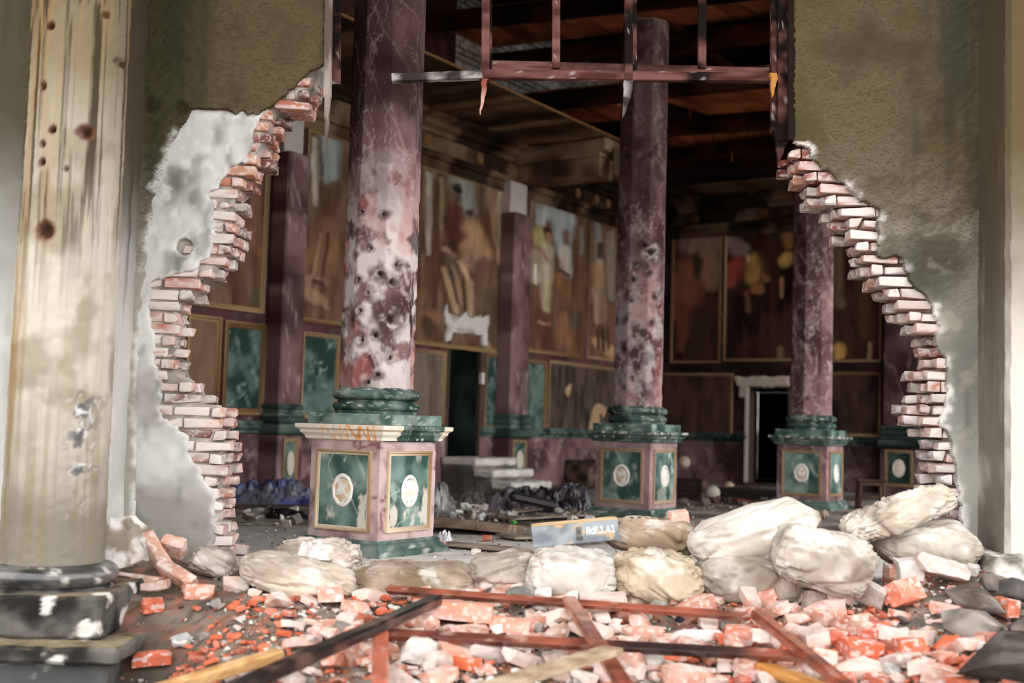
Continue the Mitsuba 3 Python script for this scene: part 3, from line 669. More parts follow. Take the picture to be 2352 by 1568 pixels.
a, b = pier_px(Bk, 2026, 2106, 1080); pier(Bk, WBK, a, b, PD, ZA, 199, .4, 'dark marbled pier')
a, b = pier_px(L, 350, 405, 900); pier(L, WLK, a, b, PD, ZA, 203, .8, 'mauve marbled pier')

# beam stub across the aisle, from the middle pier
um = L.hit(1192, 700)[0]
def stub_col(v, n):
    f = fbm(v, 3, 4, 211); return lerp(lerp(lin((110, 86, 66)), lin((186, 160, 132)), sst(.3, .7, f)), lin((26, 20, 17)), .55 * sst(.5, .66, fbm(v, 1.7, 4, 212)))
put('cross_beam', merge(L.box(um - .22, um + .22, ZA - .03, ZA + 0.280, 0, 1.55), L.box(um - .3, um + .3, ZA + 0.280, ZA + 0.343, 0, 1.6), L.box(um - .38, um + .38, ZA + 0.343, ZA + 0.538, 0, 1.75, .03)).subdivide().subdivide().subdivide(), stub_col, 'matte', WLK, smooth=25, label='broken cross beam with moulded top')
put('beam_end', L.box(um - .2, um + .2, ZA - .02, ZA + 0.400, 1.78, 2.1, .02).subdivide(), (150, 134, 112), 'stone', WLK, smooth=25)

# doors: dark rooms behind, torn plaster lintels
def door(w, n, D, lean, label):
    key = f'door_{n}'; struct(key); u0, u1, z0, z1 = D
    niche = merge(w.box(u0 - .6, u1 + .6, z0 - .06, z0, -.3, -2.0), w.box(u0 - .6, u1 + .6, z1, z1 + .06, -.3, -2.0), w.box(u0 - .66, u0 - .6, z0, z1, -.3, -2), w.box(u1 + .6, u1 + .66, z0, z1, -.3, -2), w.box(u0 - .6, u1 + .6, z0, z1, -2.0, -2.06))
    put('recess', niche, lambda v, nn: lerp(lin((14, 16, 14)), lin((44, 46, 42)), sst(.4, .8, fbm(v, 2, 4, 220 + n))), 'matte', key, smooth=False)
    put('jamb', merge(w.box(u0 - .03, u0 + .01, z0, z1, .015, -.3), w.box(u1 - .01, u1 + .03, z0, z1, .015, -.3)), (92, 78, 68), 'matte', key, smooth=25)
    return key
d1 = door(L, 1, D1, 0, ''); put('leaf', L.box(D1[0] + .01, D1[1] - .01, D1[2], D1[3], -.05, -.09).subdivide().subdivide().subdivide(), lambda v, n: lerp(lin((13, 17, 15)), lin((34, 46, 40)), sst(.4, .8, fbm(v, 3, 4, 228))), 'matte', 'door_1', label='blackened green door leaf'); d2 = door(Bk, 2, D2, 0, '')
def torn(w, key, pts, seed, col, label, dep=.05, th=.05):
    pl = biggest(ragged([w.hit(*p) for p in pts], .010, .05, seed))
    v, f = sheet(pl, .02, th, .008, seed, lambda a, b: .02 * (fbm(np.stack([a, b, 0 * a], 1), 9, 3, seed) - .5))
    m = trimesh.Trimesh(w.to(v[:, 0], v[:, 1], v[:, 2] + dep), f, process=False)
    put('lintel', m, lambda v, n: lerp(lin(col), lin((150, 130, 112)), .6 * sst(.5, .7, fbm(v, 5, 3, seed))), 'matte', key, smooth=True, label=label)
torn(L, d1, [(1015, 722), (1022, 692), (1026, 720), (1052, 728), (1066, 714), (1070, 724), (1084, 730), (1098, 722), (1104, 730), (1118, 722), (1121, 744), (1115, 760), (1116, 796), (1102, 794), (1103, 770), (1034, 764), (1033, 780), (1018, 786), (1020, 752)], 231, (232, 226, 218), 'torn white plaster lintel')
put('lintel_strip', L.box(*(lambda a, b: (a[0] - .02, a[0] + .05, b[1], a[1]))(L.hit(1102, 856), L.hit(1102, 882)), 0, .06), (236, 232, 226), 'matte', d1)
torn(Bk, d2, [(1688, 866), (1815, 864), (1815, 889), (1722, 890), (1720, 912), (1700, 914), (1701, 890), (1694, 884)], 233, (190, 176, 162), 'broken pale stone lintel', .08, .08)
put('jamb_edge', Bk.box(D2[0] - .05, D2[0] + .01, .06, D2[3], 0, .05), (196, 180, 166), 'matte', d2)
# paper scraps hanging on the dark panel
def scrap(pts, seed):
    pl = biggest(ragged([L.hit(*p) for p in pts], .006, .06, seed)); v, f = sheet(pl, .03, .004, 0, seed, lambda a, b: .02 + .02 * fbm(np.stack([a, b, 0 * a], 1), 5, 2, seed))
    put('paper_scrap', trimesh.Trimesh(L.to(v[:, 0], v[:, 1], v[:, 2] + .02), f, process=False), (196, 164, 130), 'matte', WLK, smooth=True, label='torn tan paper scrap')
scrap([(1296, 888), (1308, 880), (1307, 898), (1300, 912), (1304, 918), (1296, 908), (1293, 896)], 241)
scrap([(1348, 988), (1354, 952), (1362, 928), (1372, 926), (1388, 936), (1387, 950), (1380, 962), (1378, 950), (1372, 952), (1373, 988)], 242)

# ------------------------------------------------------------------ charred floor above, seen from below
struct('ceiling')
CH = lambda v, n: lerp(lin((26, 16, 13)), lin((74, 40, 28)), sst(.35, .7, fbm(v * [1, 1, 1], 3, 4, 251)))
PLK = lambda s: (lambda v, n: lerp(lin((98, 56, 38)), lin((190, 112, 70)), sst(.3, .7, .6 * fbm(v, 1.5, 3, s) + .4 * fbm(v @ np.stack([E1 * 14, E2 * 1.2, UPZ], 1), 1, 3, s + 1))))
put('soffit', fine(merge(L.box(-14, um + .2, ZA + 0.551, ZA + 0.582, 0, 1.75), L.box(um + .2, uc, ZA + 0.551, ZA + 0.582, 0, .5)), .16), lambda v, n: lerp(lerp(lin((140, 112, 82)), lin((184, 154, 118)), sst(.3, .7, fbm(v, 2, 3, 253))), lin((24, 18, 15)), .85 * soot(*L.local(v), 254)), 'matte', 'ceiling', smooth=False, label='soot-stained soffit')
put('edge_strip', L.box(-14, um + .25, ZA + 0.551, ZA + 0.582, 1.75, 1.78), (150, 108, 70), 'wood', 'ceiling', label='bare wood edge of the soffit')
put('soffit', fine(Bk.box(-.2, 10.5, ZA + 0.551, ZA + 0.582, 0, 1.2), .16), lambda v, n: lerp(lin((104, 84, 62)), lin((24, 18, 15)), .85 * soot(*Bk.local(v), 256)), 'matte', 'ceiling', smooth=False)
def joist(px0, py0, px1, py1, z, w, h, ext0=0., ext1=0., c=CH):
    a, b = at_z(px0, py0, z), at_z(px1, py1, z); d = (b - a) / np.linalg.norm(b - a)
    a, b = a - d * ext0, b + d * ext1; o = np.array([0, 0, h / 2])
    put('joist', fine(bar(a + o, b + o, w, h, .01), .4), c, 'wood', 'ceiling', smooth=25)
    return a, b
J = [joist(1189, 260, 1418, 236, 5.75, .16, .26, .4, 3.), joist(1300, 326, 1767, 297, 5.75, .16, .30, .6, 4), joist(1543, 373, 1800, 340, 5.75, .16, .22, 2.5, 4), joist(1543, 392, 1840, 372, 5.75, .14, .16, 3, 4),
     joist(1147, 160, 1430, 130, 6.5, .16, .25, 2.5, 5), joist(1640, 118, 1800, 94, 6.4, .18, .3, 2, 4), joist(960, 75, 1110, 60, 6.6, .16, .25, 2, 6)]
for i, (s, e, zz, n, hue) in enumerate(((0, 4, 6.02, 5, 0), (1, 0, 6.03, 9, 1), (2, 1, 6.04, 10, 2), (3, 2, 6.0, 2, 3), (4, 6, 6.86, 8, 4))):
    (a0, b0), (a1, b1) = J[s], J[e]
    for k in range(26):
        t0, t1 = k / 26, (k + .93) / 26
        if i == 1 and k in (7, 8, 9): continue
        p = [a0 + (b0 - a0) * t0, a0 + (b0 - a0) * t1, a1 + (b1 - a1) * t1, a1 + (b1 - a1) * t0]
        lo = np.array(p); lo[:, 2] = zz; hi = lo + [0, 0, .03]
        put('plank', fine(hull(np.vstack([lo, hi])), .5), PLK(260 + k % 5), 'wood', 'ceiling', smooth=20)
# diagonal brace and hanging laths
put('brace', bar(at(1518, 45, 17.5), at(1680, 165, 18.6), .12, .16), CH, 'wood', 'ceiling', smooth=25)
for x, y0, y1, yy in ((1583, 232, 268, 19), (1680, 348, 372, 20), (1185, 238, 268, 18.4), (1760, 150, 200, 19)):
    put('hanging_lath', bar(at(x, y0, yy), at(x + 1, y1, yy), .05, .03), (110, 66, 44), 'wood', 'ceiling', smooth=25)
# pale brickwork of the back wall above the burnt floor, daylight put into its colour
def upper_brick(v, n):
    u, z = L.local(v); row = np.floor(z / .10); uu = u + .13 * (row % 2); j = (np.abs((z / .10) % 1 - .5) > .38) | (np.abs((uu / .26) % 1 - .5) > .45)
    return np.where(j[:, None], lin((84, 76, 70)), lerp(lin((190, 180, 172)), lin((240, 236, 230)), sst(.3, .7, fbm(v, 4, 3, 258))))
put('upper_brickwork', field(L, um - 2, uc - .05, ZA + 0.595, 7.55, .015, .03), upper_brick, 'matte', WLK, smooth=True, label='pale brickwork above the burnt floor, daylight painted into its colour')
# the roof above, of dark boards, and the hall's closed sides out of the picture
roofc = lambda v, n: lerp(lin((20, 14, 12)), lin((64, 38, 28)), sst(.35, .7, fbm(v, 1, 3, 271)))
rf = []
for k in range(60):
    u_ = -14 + k * .58; o = L.to(u_, 7.6, 0); rf.append(bar(o + E1 * -3, o + E1 * 11, .62, .03))
put('roof_boarding', merge(*rf), roofc, 'wood', 'ceiling', smooth=25, kind='stuff')
# ------------------------------------------------------------------ the marbled columns
def frame_T(c, yaw):
    M = np.eye(4); M[:3, 0] = [math.cos(yaw), -math.sin(yaw), 0]; M[:3, 1] = [math.sin(yaw), math.cos(yaw), 0]; M[:3, 3] = c; return M
def sq_moulding(prof, c, yaw, step=.05):
    """square moulding: profile of (half side, z)"""
    loops, n = [], 12
    for h, z in prof:
        e = np.linspace(-1, 1, n, endpoint=False)
        ring = np.concatenate([np.stack([e, -np.ones(n)], 1), np.stack([np.ones(n), e], 1), np.stack([-e, np.ones(n)], 1), np.stack([-np.ones(n), -e], 1)]) * h
        loops.append(np.column_stack([ring, np.full(len(ring), z)]))
    k = len(loops[0]); v = np.vstack(loops + [[[0, 0, prof[0][1]], [0, 0, prof[-1][1]]]]); f = []
    for i in range(len(loops) - 1):
        for j in range(k):
            a, b = i * k + j, i * k + (j + 1) % k; f += [[a, b, b + k], [a, b + k, a + k]]
    o = (len(loops) - 1) * k
    for j in range(k): f += [[len(v) - 2, (j + 1) % k, j], [len(v) - 1, o + j, o + (j + 1) % k]]
    m = trimesh.Trimesh(v, f, process=False); m.apply_transform(frame_T(c, yaw)); return m
def marble_column(label, px, y, ztop, seed, light, wear, holes, white_cornice=False, half=.345):
    t = thing('marbled_column', label, 'column', 'marbled columns of the hall')
    cx = at(px, 1000, y)[0]; c = np.array([cx, y, 0]); yaw = ANG
    M = frame_T(c, yaw); Mi = np.linalg.inv(M)
    def loc(v): return (np.c_[v, np.ones(len(v))] @ Mi.T)[:, :3]
    def gcol(k, s=1.0):
        def fn(v, n):
            q = loc(v); g = green(q[:, 0] + q[:, 1], q[:, 2], seed + k, s)
            f = fbm(v, 30, 3, seed); d = fbm(v, 8, 3, seed + 1)
            return lerp(g, lin((206, 208, 200)), .8 * sst(.66, .74, f) + (.25 * light) * sst(.45, .7, d))
        return fn
    def mcol(v, n):
        q = loc(v); m = mauve(q[:, 0] * 1.3 + q[:, 1] * 1.3, q[:, 2] * 1.3, seed + 5)
        f = fbm(v, 5, 4, seed + 6); cr = sst(.035, .01, np.abs(fbm(v * [1, 1, .8], 5, 3, seed + 7) - .5)) * sst(.5, .6, fbm(v, 3, 2, seed + 8))
        m = lerp(m, lin((206, 180, 178)), light * sst(.2, .6, f)); return lerp(m, lin((112, 52, 56)), .8 * cr * light)
    put('base_moulding', sq_moulding([(half + .085, -.03), (half + .085, .035), (half + .065, .045), (half + .06, .06), (half + .03, .085), (half + .035, .10), (half + .012, .115)], c, yaw), gcol(11, .62), 'paint', t, smooth=25)
    body = cbox(2 * half, 2 * half, .75, .008, (0, 0, .48)); body = fine(body, .04)
    rng = np.random.default_rng(seed)
    body.vertices[:] += (np.stack([fbm(body.vertices, 20, 2, k) for k in (1, 2, 3)], 1) - .5) * .004
    body.apply_transform(M)
    die = put('pedestal', body, mcol, 'paint', t, smooth=30, label='mauve marbled pedestal')
    for a, (nx, ny) in enumerate(((0, -1), (1, 0), (0, 1), (-1, 0))):
        nrm = np.array([nx, ny, 0.]); d = np.array([-ny, nx, 0.])
        w = Wall('', (M @ np.r_[nrm * half, 1])[:3] * [1, 1, 0], M[:3, :3] @ d, M[:3, :3] @ nrm)
        h = half * .70
        scuff = lambda u, z, a=a: lerp(green(u, z, seed + 20 + a, .9), lin((214, 206, 194)), light * .9 * sst(.52, .62, fbm(np.stack([u * 1.4, z, 0 * u], 1), 7, 4, seed + 31 + a)) * sst(.04, .18, np.abs(z - .62)))
        k = put('green_panel', field(w, -h, h, .20, .75, .010, .010 if y < 12 else .02), wcol(w, scuff), 'paint', t, smooth=True, label='green marbled panel with pale veins')
        put('frame', frame_mesh(w, -h - .025, h + .025, .175, .775, .04, .022, 0), lambda v, n: lerp(lin((150, 116, 80)), lin((226, 208, 182)), light * sst(.3, .6, fbm(v, 12, 3, seed))), 'matte', k, smooth=25)
        if a < 2:
            m = grid(40, 12, lambda uu, vv: np.stack([np.cos(uu * 2 * np.pi) * (1 - vv), np.sin(uu * 2 * np.pi) * (1 - vv), .014 + .010 * sst(.0, .12, vv) - .014 * sst(.18, .26, vv) + .010 * sst(.3, .6, vv)], 1))
            r = .105; m.vertices[:, 0] *= r * (1 + .03 * np.sin(9 * np.arctan2(m.vertices[:, 1], m.vertices[:, 0]))); m.vertices[:, 1] *= r * 1.18
            m.vertices[:, 2] += .008 * (fbm(m.vertices, 42, 3, seed) - .5)
            G = np.eye(4); G[:3, 0], G[:3, 1], G[:3, 2], G[:3, 3] = w.d, UPZ, w.n, w.to(0, .475, 0)
            m.apply_transform(G)
            put('medallion', m, lambda v, n: lerp(lin((236, 230, 222)), lin((214, 178, 140)), (.85 if a == 0 else .25) * sst(.45, .6, fbm(v, 26, 3, seed + 2)) * sst(.10, .075, np.linalg.norm(v - w.to(0, .475, 0.02), axis=1))), 'matte', k, smooth=25, label='cream plaster medallion')
    # cornice of the pedestal; on the first column its front has lost its paint
    prof = [(half + .005, .845), (half + .03, .855), (half + .035, .875), (half + .06, .90), (half + .065, .92), (half + .09, .935), (half + .09, .965), (half + .03, .967)]
    cm = sq_moulding(prof, c, yaw)
    if white_cornice:
        cm = fine(cm, .014)
        def ccol(v, n):
            q = loc(v); g = gcol(13, .6)(v, n)
            x, z = q[:, 0], q[:, 2]
            s = (z - .908 - .042 * np.sin(x * 74 + 1.5 * np.sin(x * 21)) - .008 * np.sin(x * 17)) / np.sqrt(1 + (3.1 * np.cos(x * 74 + 1.5 * np.sin(x * 21))) ** 2)
            squig = sst(.013, .006, np.abs(s)) * sst(-.3, -.12, x) * sst(.36, .33, x)
            wh = lerp(lin((238, 228, 212)), lin((232, 160, 84)), np.clip((.45 + .55 * sst(-.05, .2, x)) * squig + .25 * sst(.5, .62, fbm(v, 16, 3, 5)) * sst(-.1, .25, x), 0, 1))
            front = (q[:, 1] < -half + .0) | ((q[:, 0] > half + .02) & (q[:, 1] < -half + .12 + .05 * fbm(v, 40, 2, 3))) | ((q[:, 0] > half + .02) & (q[:, 1] > half - .02))
            return np.where(front[:, None], wh, g)
        put('cornice', cm, ccol, 'matte', t, smooth=25, label='cornice chipped to white plaster with an orange scrawl')
    else:
        def edge_col(v, n):
            q = loc(v); chip = sst(.55, .62, fbm(v, 22, 3, seed + 3)) * sst(.93, .945, q[:, 2])
            return lerp(gcol(13, .5)(v, n), lin((214, 206, 196)), .9 * chip)
        put('cornice', fine(cm, .03), edge_col, 'paint', t, smooth=25)
    put('slab', fine(move(cbox(2 * half + .05, 2 * half + .05, .085, .005), (0, 0, 0)).apply_transform(frame_T(c + [0, 0, 1.008], yaw)), .05), gcol(15, .8), 'paint', t, smooth=30)
    R = .27
    tor = [(0, 1.05), (R + .045, 1.05), (R + .05, 1.075)]
    tor += [(R + .03 + .035 * math.cos(a), 1.105 + .032 * math.sin(a)) for a in np.linspace(-1.4, 1.4, 10)]
    tor += [(R + .025, 1.142), (R + .022, 1.155)]
    tor += [(R + .025 + .045 * math.cos(a), 1.195 + .038 * math.sin(a)) for a in np.linspace(-1.4, 1.4, 10)]
    tor += [(R + .02, 1.24), (R + .005, 1.25), (0, 1.25)]
    put('torus_base', lathe(tor, 72, c), gcol(17, .55), 'paint', t, smooth=30, label='green ringed base')
    # shaft: eight flats, pocked by shots
    step = .011 if y < 12 else .02
    nz = int((ztop - 1.24) / step); na = 8 * int(.23 / step)
    hs = [(math.atan2(*(loc(np.array([at(hx, hy, y - .27)]))[0][[1, 0]])), at(hx, hy, y - .27)[2], r) for hx, hy, r in holes]
    def shaft(u, v):
        a = u * 2 * np.pi; k = np.round((a - np.pi / 8) / (np.pi / 4)) * np.pi / 4 + np.pi / 8
        z = 1.24 + v * (ztop - 1.24); R = .268 * (1 - .035 * sst(1.2, 6, z)) / np.cos(a - k)
        p = np.stack([np.cos(a) * R, np.sin(a) * R, z], 1)
        dr = .006 * (fbm(p, 14, 3, seed) - .5)
        if wear:
            w = sst(4.0, 1.5, z); dr = dr - wear * .012 * sst(.55, .7, fbm(p, 9, 3, seed + 40)) * w
        for ha, hz, r in hs:
            dd = np.hypot(((a - ha + np.pi) % (2 * np.pi) - np.pi) * .27, z - hz) * (1 + .5 * (fbm(p, 30, 2, 7) - .5))
            dr = dr - .045 * sst(r, r * .2, dd) + .004 * sst(r * 1.7, r * 1.1, dd) * sst(r * .9, r * 1.1, dd)
        s = (R + dr) / R; p[:, :2] *= s[:, None]; return p
    def shaft_col(v, n):
        q = loc(v); a = np.arctan2(q[:, 1], q[:, 0]); z = q[:, 2]
        u = a * .27; m = mauve(u * 1.4, z, seed + 50, .9)
        qq = np.stack([u * 3 + z * 1.2, z * .9 - u * 2, 0 * u], 1)
        vein = sst(.022, .004, np.abs(fbm(qq, 1.6, 4, seed + 52) - .5)) + .7 * sst(.02, .004, np.abs(fbm(qq, 4.2, 3, seed + 53) - .5))
        m = lerp(m, lin((212, 188, 188)), np.clip(.6 * vein, 0, .8))
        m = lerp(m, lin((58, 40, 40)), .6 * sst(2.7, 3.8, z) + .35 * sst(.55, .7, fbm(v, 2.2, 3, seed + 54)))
        if wear:
            w = sst(3.2, 2.3, z + .45 * (fbm(v, 3, 2, 9) - .5)) * sst(.6, 1.6, z); f = fbm(np.stack([u * 1.7 + z * .5, z * 1.2 - u * .4, 0 * u], 1), 6, 4, seed + 55); g = fbm(np.stack([u * 2, z, 0 * u], 1), 3, 3, seed + 56)
            m = lerp(m, lin((222, 210, 206)), wear * .9 * w * sst(.35, .58, f)); m = lerp(m, lin((176, 104, 96)), wear * .6 * w * sst(.5, .66, g))
            m = lerp(m, lin((52, 42, 42)), wear * .8 * w * sst(.62, .72, fbm(v, 5, 4, seed + 57)))
        for ha, hz, r in hs:
            dd = np.hypot(((a - ha + np.pi) % (2 * np.pi) - np.pi) * .27, z - hz); j = fbm(v, 18, 3, seed + 60)
            m = lerp(m, lin((70, 52, 52)), .75 * sst(r * 3.0, r * .8, dd + .06 * (j - .5))); m = lerp(m, lin((226, 212, 206)), .6 * sst(r * 1.7, r * .9, dd + .03 * (j - .5)) * sst(.45, .6, j)); m = lerp(m, lin((54, 44, 42)), sst(r * .75, r * .3, dd))
        return m
    s = grid(na + 1, nz, shaft); s.apply_transform(M)
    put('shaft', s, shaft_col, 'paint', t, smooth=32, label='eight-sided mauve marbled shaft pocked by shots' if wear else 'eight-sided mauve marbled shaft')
    if ztop < 7: 
        put('shaft_top', hull([(M @ np.r_[.262 * math.cos(k * math.pi / 4) , .262 * math.sin(k * math.pi / 4), ztop + dz, 1])[:3] for k in range(8) for dz in (-.02, .03)]), (120, 96, 96), 'paint', t)
    return t
marble_column('nearest marbled column, its cornice broken to white plaster and its shaft shot pale', 861, 9.5, 7.5, 301, 1.0, 1.0,
    [(882, 490, .022), (872, 628, .03), (903, 732, .07), (826, 485, .018), (850, 570, .016), (820, 712, .025), (905, 645, .035), (842, 672, .018), (816, 640, .02), (862, 770, .025), (924, 605, .03), (800, 585, .02), (905, 820, .03), (845, 878, .02), (868, 860, .022), (826, 780, .03), (790, 740, .018)], True)
marble_column('middle marbled column behind the grey box, top end bare under the charred joists', 1463, 13.9, 5.66, 331, .35, .55,
    [(1497, 578, .09), (1462, 607, .02), (1452, 640, .02), (1490, 624, .03), (1424, 733, .03), (1447, 690, .018), (1510, 680, .025), (1500, 740, .03), (1425, 800, .018), (1420, 888, .022), (1480, 560, .03)])
marble_column('farthest free-standing marbled column with the wooden stool beside it', 1862, 16.6, 7.5, 351, .1, .0, [(1862, 790, .02), (1853, 915, .015), (1861, 690, .015)])

# chunks on the slab of the nearest column
def chunk(L_, D_, H_, rng, cut=2):
    pts = [np.array(s) * 2. - 1 for s in np.ndindex(2, 2, 2)]; pts = [p * [L_ / 2, D_ / 2, H_ / 2] for p in pts]; idx = rng.permutation(8)[:cut]; out = []
    for i, p in enumerate(pts):
        if i in idx:
            for k in range(3):
                q = p.copy(); q[k] *= rng.uniform(-.3, .6); out.append(q)
        else: out.append(p)
    return hull(np.array(out) + rng.normal(0, .004 * min(1, L_ / .1), (len(out), 3)))
rng = np.random.default_rng(77)
for px, py, L_, lab in ((722, 954, .065, 'small flat pale chip lying on the slab of the nearest column'), (746, 951, .07, 'small pinkish plaster chip on the slab of the nearest column')):
    p = at_z(px, py, 1.06); m = move(rot(chunk(L_, .04, .025, rng), rz=.3), p + [0, .03, .004]); tag(put('plaster_chip', m, (206, 184, 172), 'stone', smooth=False), lab, 'plaster chip')

# ------------------------------------------------------------------ the outer columns
def porch_col(v, n):
    z = v[:, 2]; a = np.arctan2(v[:, 1] - 6.95, v[:, 0] - cxl)
    f0 = fbm(v, 2, 3, 408)
    q = np.stack([np.cos(a) * 3.2, np.sin(a) * 3.2, z * .35], 1); st = fbm(q, 2.6, 4, 401); fs = fbm(np.stack([np.cos(a) * 6, np.sin(a) * 6, z * .4 + .5 * f0], 1), 2.2, 4, 402); f = fbm(v, 3, 4, 403)
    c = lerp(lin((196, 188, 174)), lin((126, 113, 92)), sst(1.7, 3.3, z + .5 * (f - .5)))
    c = lerp(c, lin((146, 112, 64)), .75 * sst(cxl - .10, cxl - .24, v[:, 0] + .10 * (f - .5)) * sst(.35, .55, st)); c = lerp(c, lin((118, 98, 72)), .5 * sst(.5, .64, fbm(v * [1, 1, .6], 4, 4, 407)))
    c = lerp(c, lin((150, 122, 80)), .5 * sst(.50, .66, st) * np.clip(.35 + .8 * sst(cxl + .05, cxl - .25, v[:, 0]) + .4 * sst(2.2, 3, z), 0, 1)); c = lerp(c, lin((58, 50, 40)), .9 * sst(.48, .60, fs) * sst(1.5, 2.6, z + .6 * (f - .5)))
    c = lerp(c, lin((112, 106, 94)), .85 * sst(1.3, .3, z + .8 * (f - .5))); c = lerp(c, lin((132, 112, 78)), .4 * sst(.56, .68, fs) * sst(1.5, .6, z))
    dk = np.exp(-((v[:, 0] - (cxl + .19)) / .06) ** 2) * sst(1.15, 1.05, z) * sst(.35, .55, z) * sst(.52, .6, fbm(v, 16, 3, 405))
    c = lerp(c, lin((92, 92, 96)), .9 * dk); c = lerp(c, lin((232, 230, 226)), .8 * dk * sst(.5, .6, fbm(v, 24, 2, 406)))
    for hx, hz, r in pits:
        d = np.hypot(v[:, 0] - hx, z - hz) + .02 * (fbm(v, 40, 2, 9) - .5); fr = v[:, 1] < 6.95
        c = np.where(fr[:, None], lerp(lerp(c, lin((112, 66, 48)), .7 * sst(r * 1.25, r * .8, d)), lin((48, 36, 28)), .85 * sst(r * .8, r * .4, d)), c)
    return c
cxl = at(137, 960, 6.95)[0]
pits = [(at(x, y, 6.68)[0], at(x, y, 6.68)[2], r / 405.) for x, y, r in ((190, 300, 19), (104, 530, 25), (115, 58, 11), (250, 121, 9), (257, 232, 9), (97, 196, 10), (121, 298, 11), (96, 330, 9), (95, 372, 10), (232, 22, 8), (152, 388, 6))]
def porch_shaft(u, v):
    a = u * 2 * np.pi; z = .12 + v * 5.2; R = .283 * (1 - .012 * z)
    p = np.stack([cxl + np.cos(a) * R, 6.95 + np.sin(a) * R, z], 1); dr = .007 * (fbm(p, 8, 3, 411) - .5) + .008 * (fbm(p, 30, 2, 412) - .5)
    dr = dr - .010 * np.exp(-((p[:, 0] - (cxl + .19)) / .05) ** 2) * sst(1.12, 1.08, z) * sst(.4, .5, z) * sst(.5, .58, fbm(p, 12, 3, 413))
    for hx, hz, r in pits:
        d = np.hypot(p[:, 0] - hx, z - hz) * (1 + .5 * (fbm(p, 30, 2, 8) - .5)); dr = dr - np.where(p[:, 1] < 6.95, (.035 + r * .25) * sst(r, r * .35, d), 0)
    s = (R + dr) / R; p[:, 0] = cxl + (p[:, 0] - cxl) * s; p[:, 1] = 6.95 + (p[:, 1] - 6.95) * s; return p
pc = thing('porch_column', 'thick round plaster column with rust streaks and shot holes, on a black base at the left edge', 'column')
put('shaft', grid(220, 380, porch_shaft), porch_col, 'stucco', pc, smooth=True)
dark_base = lambda v, n: lerp(lerp(lin((34, 33, 34)), lin((96, 94, 92)), sst(.35, .7, fbm(v, 9, 4, 421))), lin((206, 200, 190)), .7 * sst(.66, .72, fbm(v, 14, 3, 422)))
tp = [(0, .14), (.29, .14), (.31, .13)] + [(.31 + .055 * math.cos(a), .075 + .055 * math.sin(a)) for a in np.linspace(1.5, -1.5, 14)] + [(.33, .012), (.345, .0), (.345, -.02), (0, -.02)]
tp = [(r, z + .02) for r, z in tp][::-1]
put('torus_base', lathe(tp, 120, (cxl, 6.95, 0)), dark_base, 'satin', pc, smooth=30, label='shiny black ringed base')
def plinth_col(v, n):
    f = fbm(v, 5, 4, 423); g = fbm(v * [5, 5, .7], 2, 3, 424); c = lerp(lin((44, 42, 40)), lin((110, 106, 100)), sst(.3, .7, f)); c = lerp(c, lin((150, 132, 108)), .8 * sst(.7, .95, n[:, 2]))
    c = lerp(c, lin((30, 28, 26)), .5 * sst(.5, .7, g)); return lerp(c, lin((224, 220, 212)), .85 * sst(.64, .70, fbm(v, 7, 4, 425)))
def rough_block(a, b, seed, amp=.012, sub=.03, bev=.02):
    a, b = np.array(a), np.array(b); m = fine(cbox(*(b - a), bev, (a + b) / 2), sub); m.vertices[:] += (np.stack([fbm(m.vertices, 9, 3, seed + k) for k in (1, 2, 3)], 1) - .5) * 2 * amp; return m
put('plinth', rough_block((cxl - .45, 6.55, -.21), (cxl + .42, 7.46, .02), 431), plinth_col, 'stone', pc, smooth=35, label='black stained plinth block')
put('step', rough_block((cxl - .8, 6.36, -.30), (cxl + .58, 7.5, -.21), 433), plinth_col, 'stone', pc, smooth=35)
put('footing', rough_block((cxl - .8, 6.44, -.75), (cxl + .50, 7.5, -.29), 435, .008), lambda v, n: lerp(lin((84, 84, 84)), lin((126, 124, 120)), sst(.3, .7, fbm(v * [1, 1, .6], 4, 4, 436))) * np.where(fbm(v, 8, 3, 437) > .66, 1.9, 1)[:, None], 'stone', pc, smooth=35, label='grey dressed footing')
pb_ = thing('pier_footing', 'weathered grey footing under the pilaster at the right edge', 'footing')
put('block', rough_block((pxr - .24, 7.15, -.3), (pxr + 1.2, 8.1, .12), 441, .03), lambda v, n: lerp(lin((92, 88, 80)), lin((204, 200, 192)), sst(.45, .65, fbm(v, 6, 4, 442))), 'stone', pb_, smooth=35)
put('cap', rough_block((pxr - .16, 7.28, .09), (pxr + 1.2, 8.1, .3), 444, .04), lambda v, n: lerp(lin((120, 114, 104)), lin((226, 222, 214)), sst(.4, .62, fbm(v, 6, 4, 445))), 'stone', pb_, smooth=35)
# white rubble plaster at the foot of the left pilaster
hp = thing('plaster_lump', 'lump of broken white plaster at the foot of the left pilaster', 'plaster')
lm = trimesh.creation.icosphere(4); lm.vertices *= [.20, .16, .24]; lm.vertices[:] += (np.stack([fbm(lm.vertices, 11, 3, k) for k in (1, 2, 3)], 1) - .5) * .12
move(lm, fx(285, 1235, 7.62)[0] * np.array([1, 0, 0]) + [0, 7.62, .12]); put('lump', lm, lambda v, n: lerp(lin((150, 138, 122)), lin((232, 228, 222)), sst(.42, .6, fbm(v, 9, 3, 447))), 'stone', hp, smooth=True)
# unseen porch roof, added above the picture to shade the wall tops
struct('trim_2'); put('x', span((-3.6, 6.55, 5.3), (4.6, 8.0, 5.8)), (140, 126, 100), 'stucco', key='trim_2', smooth=False)

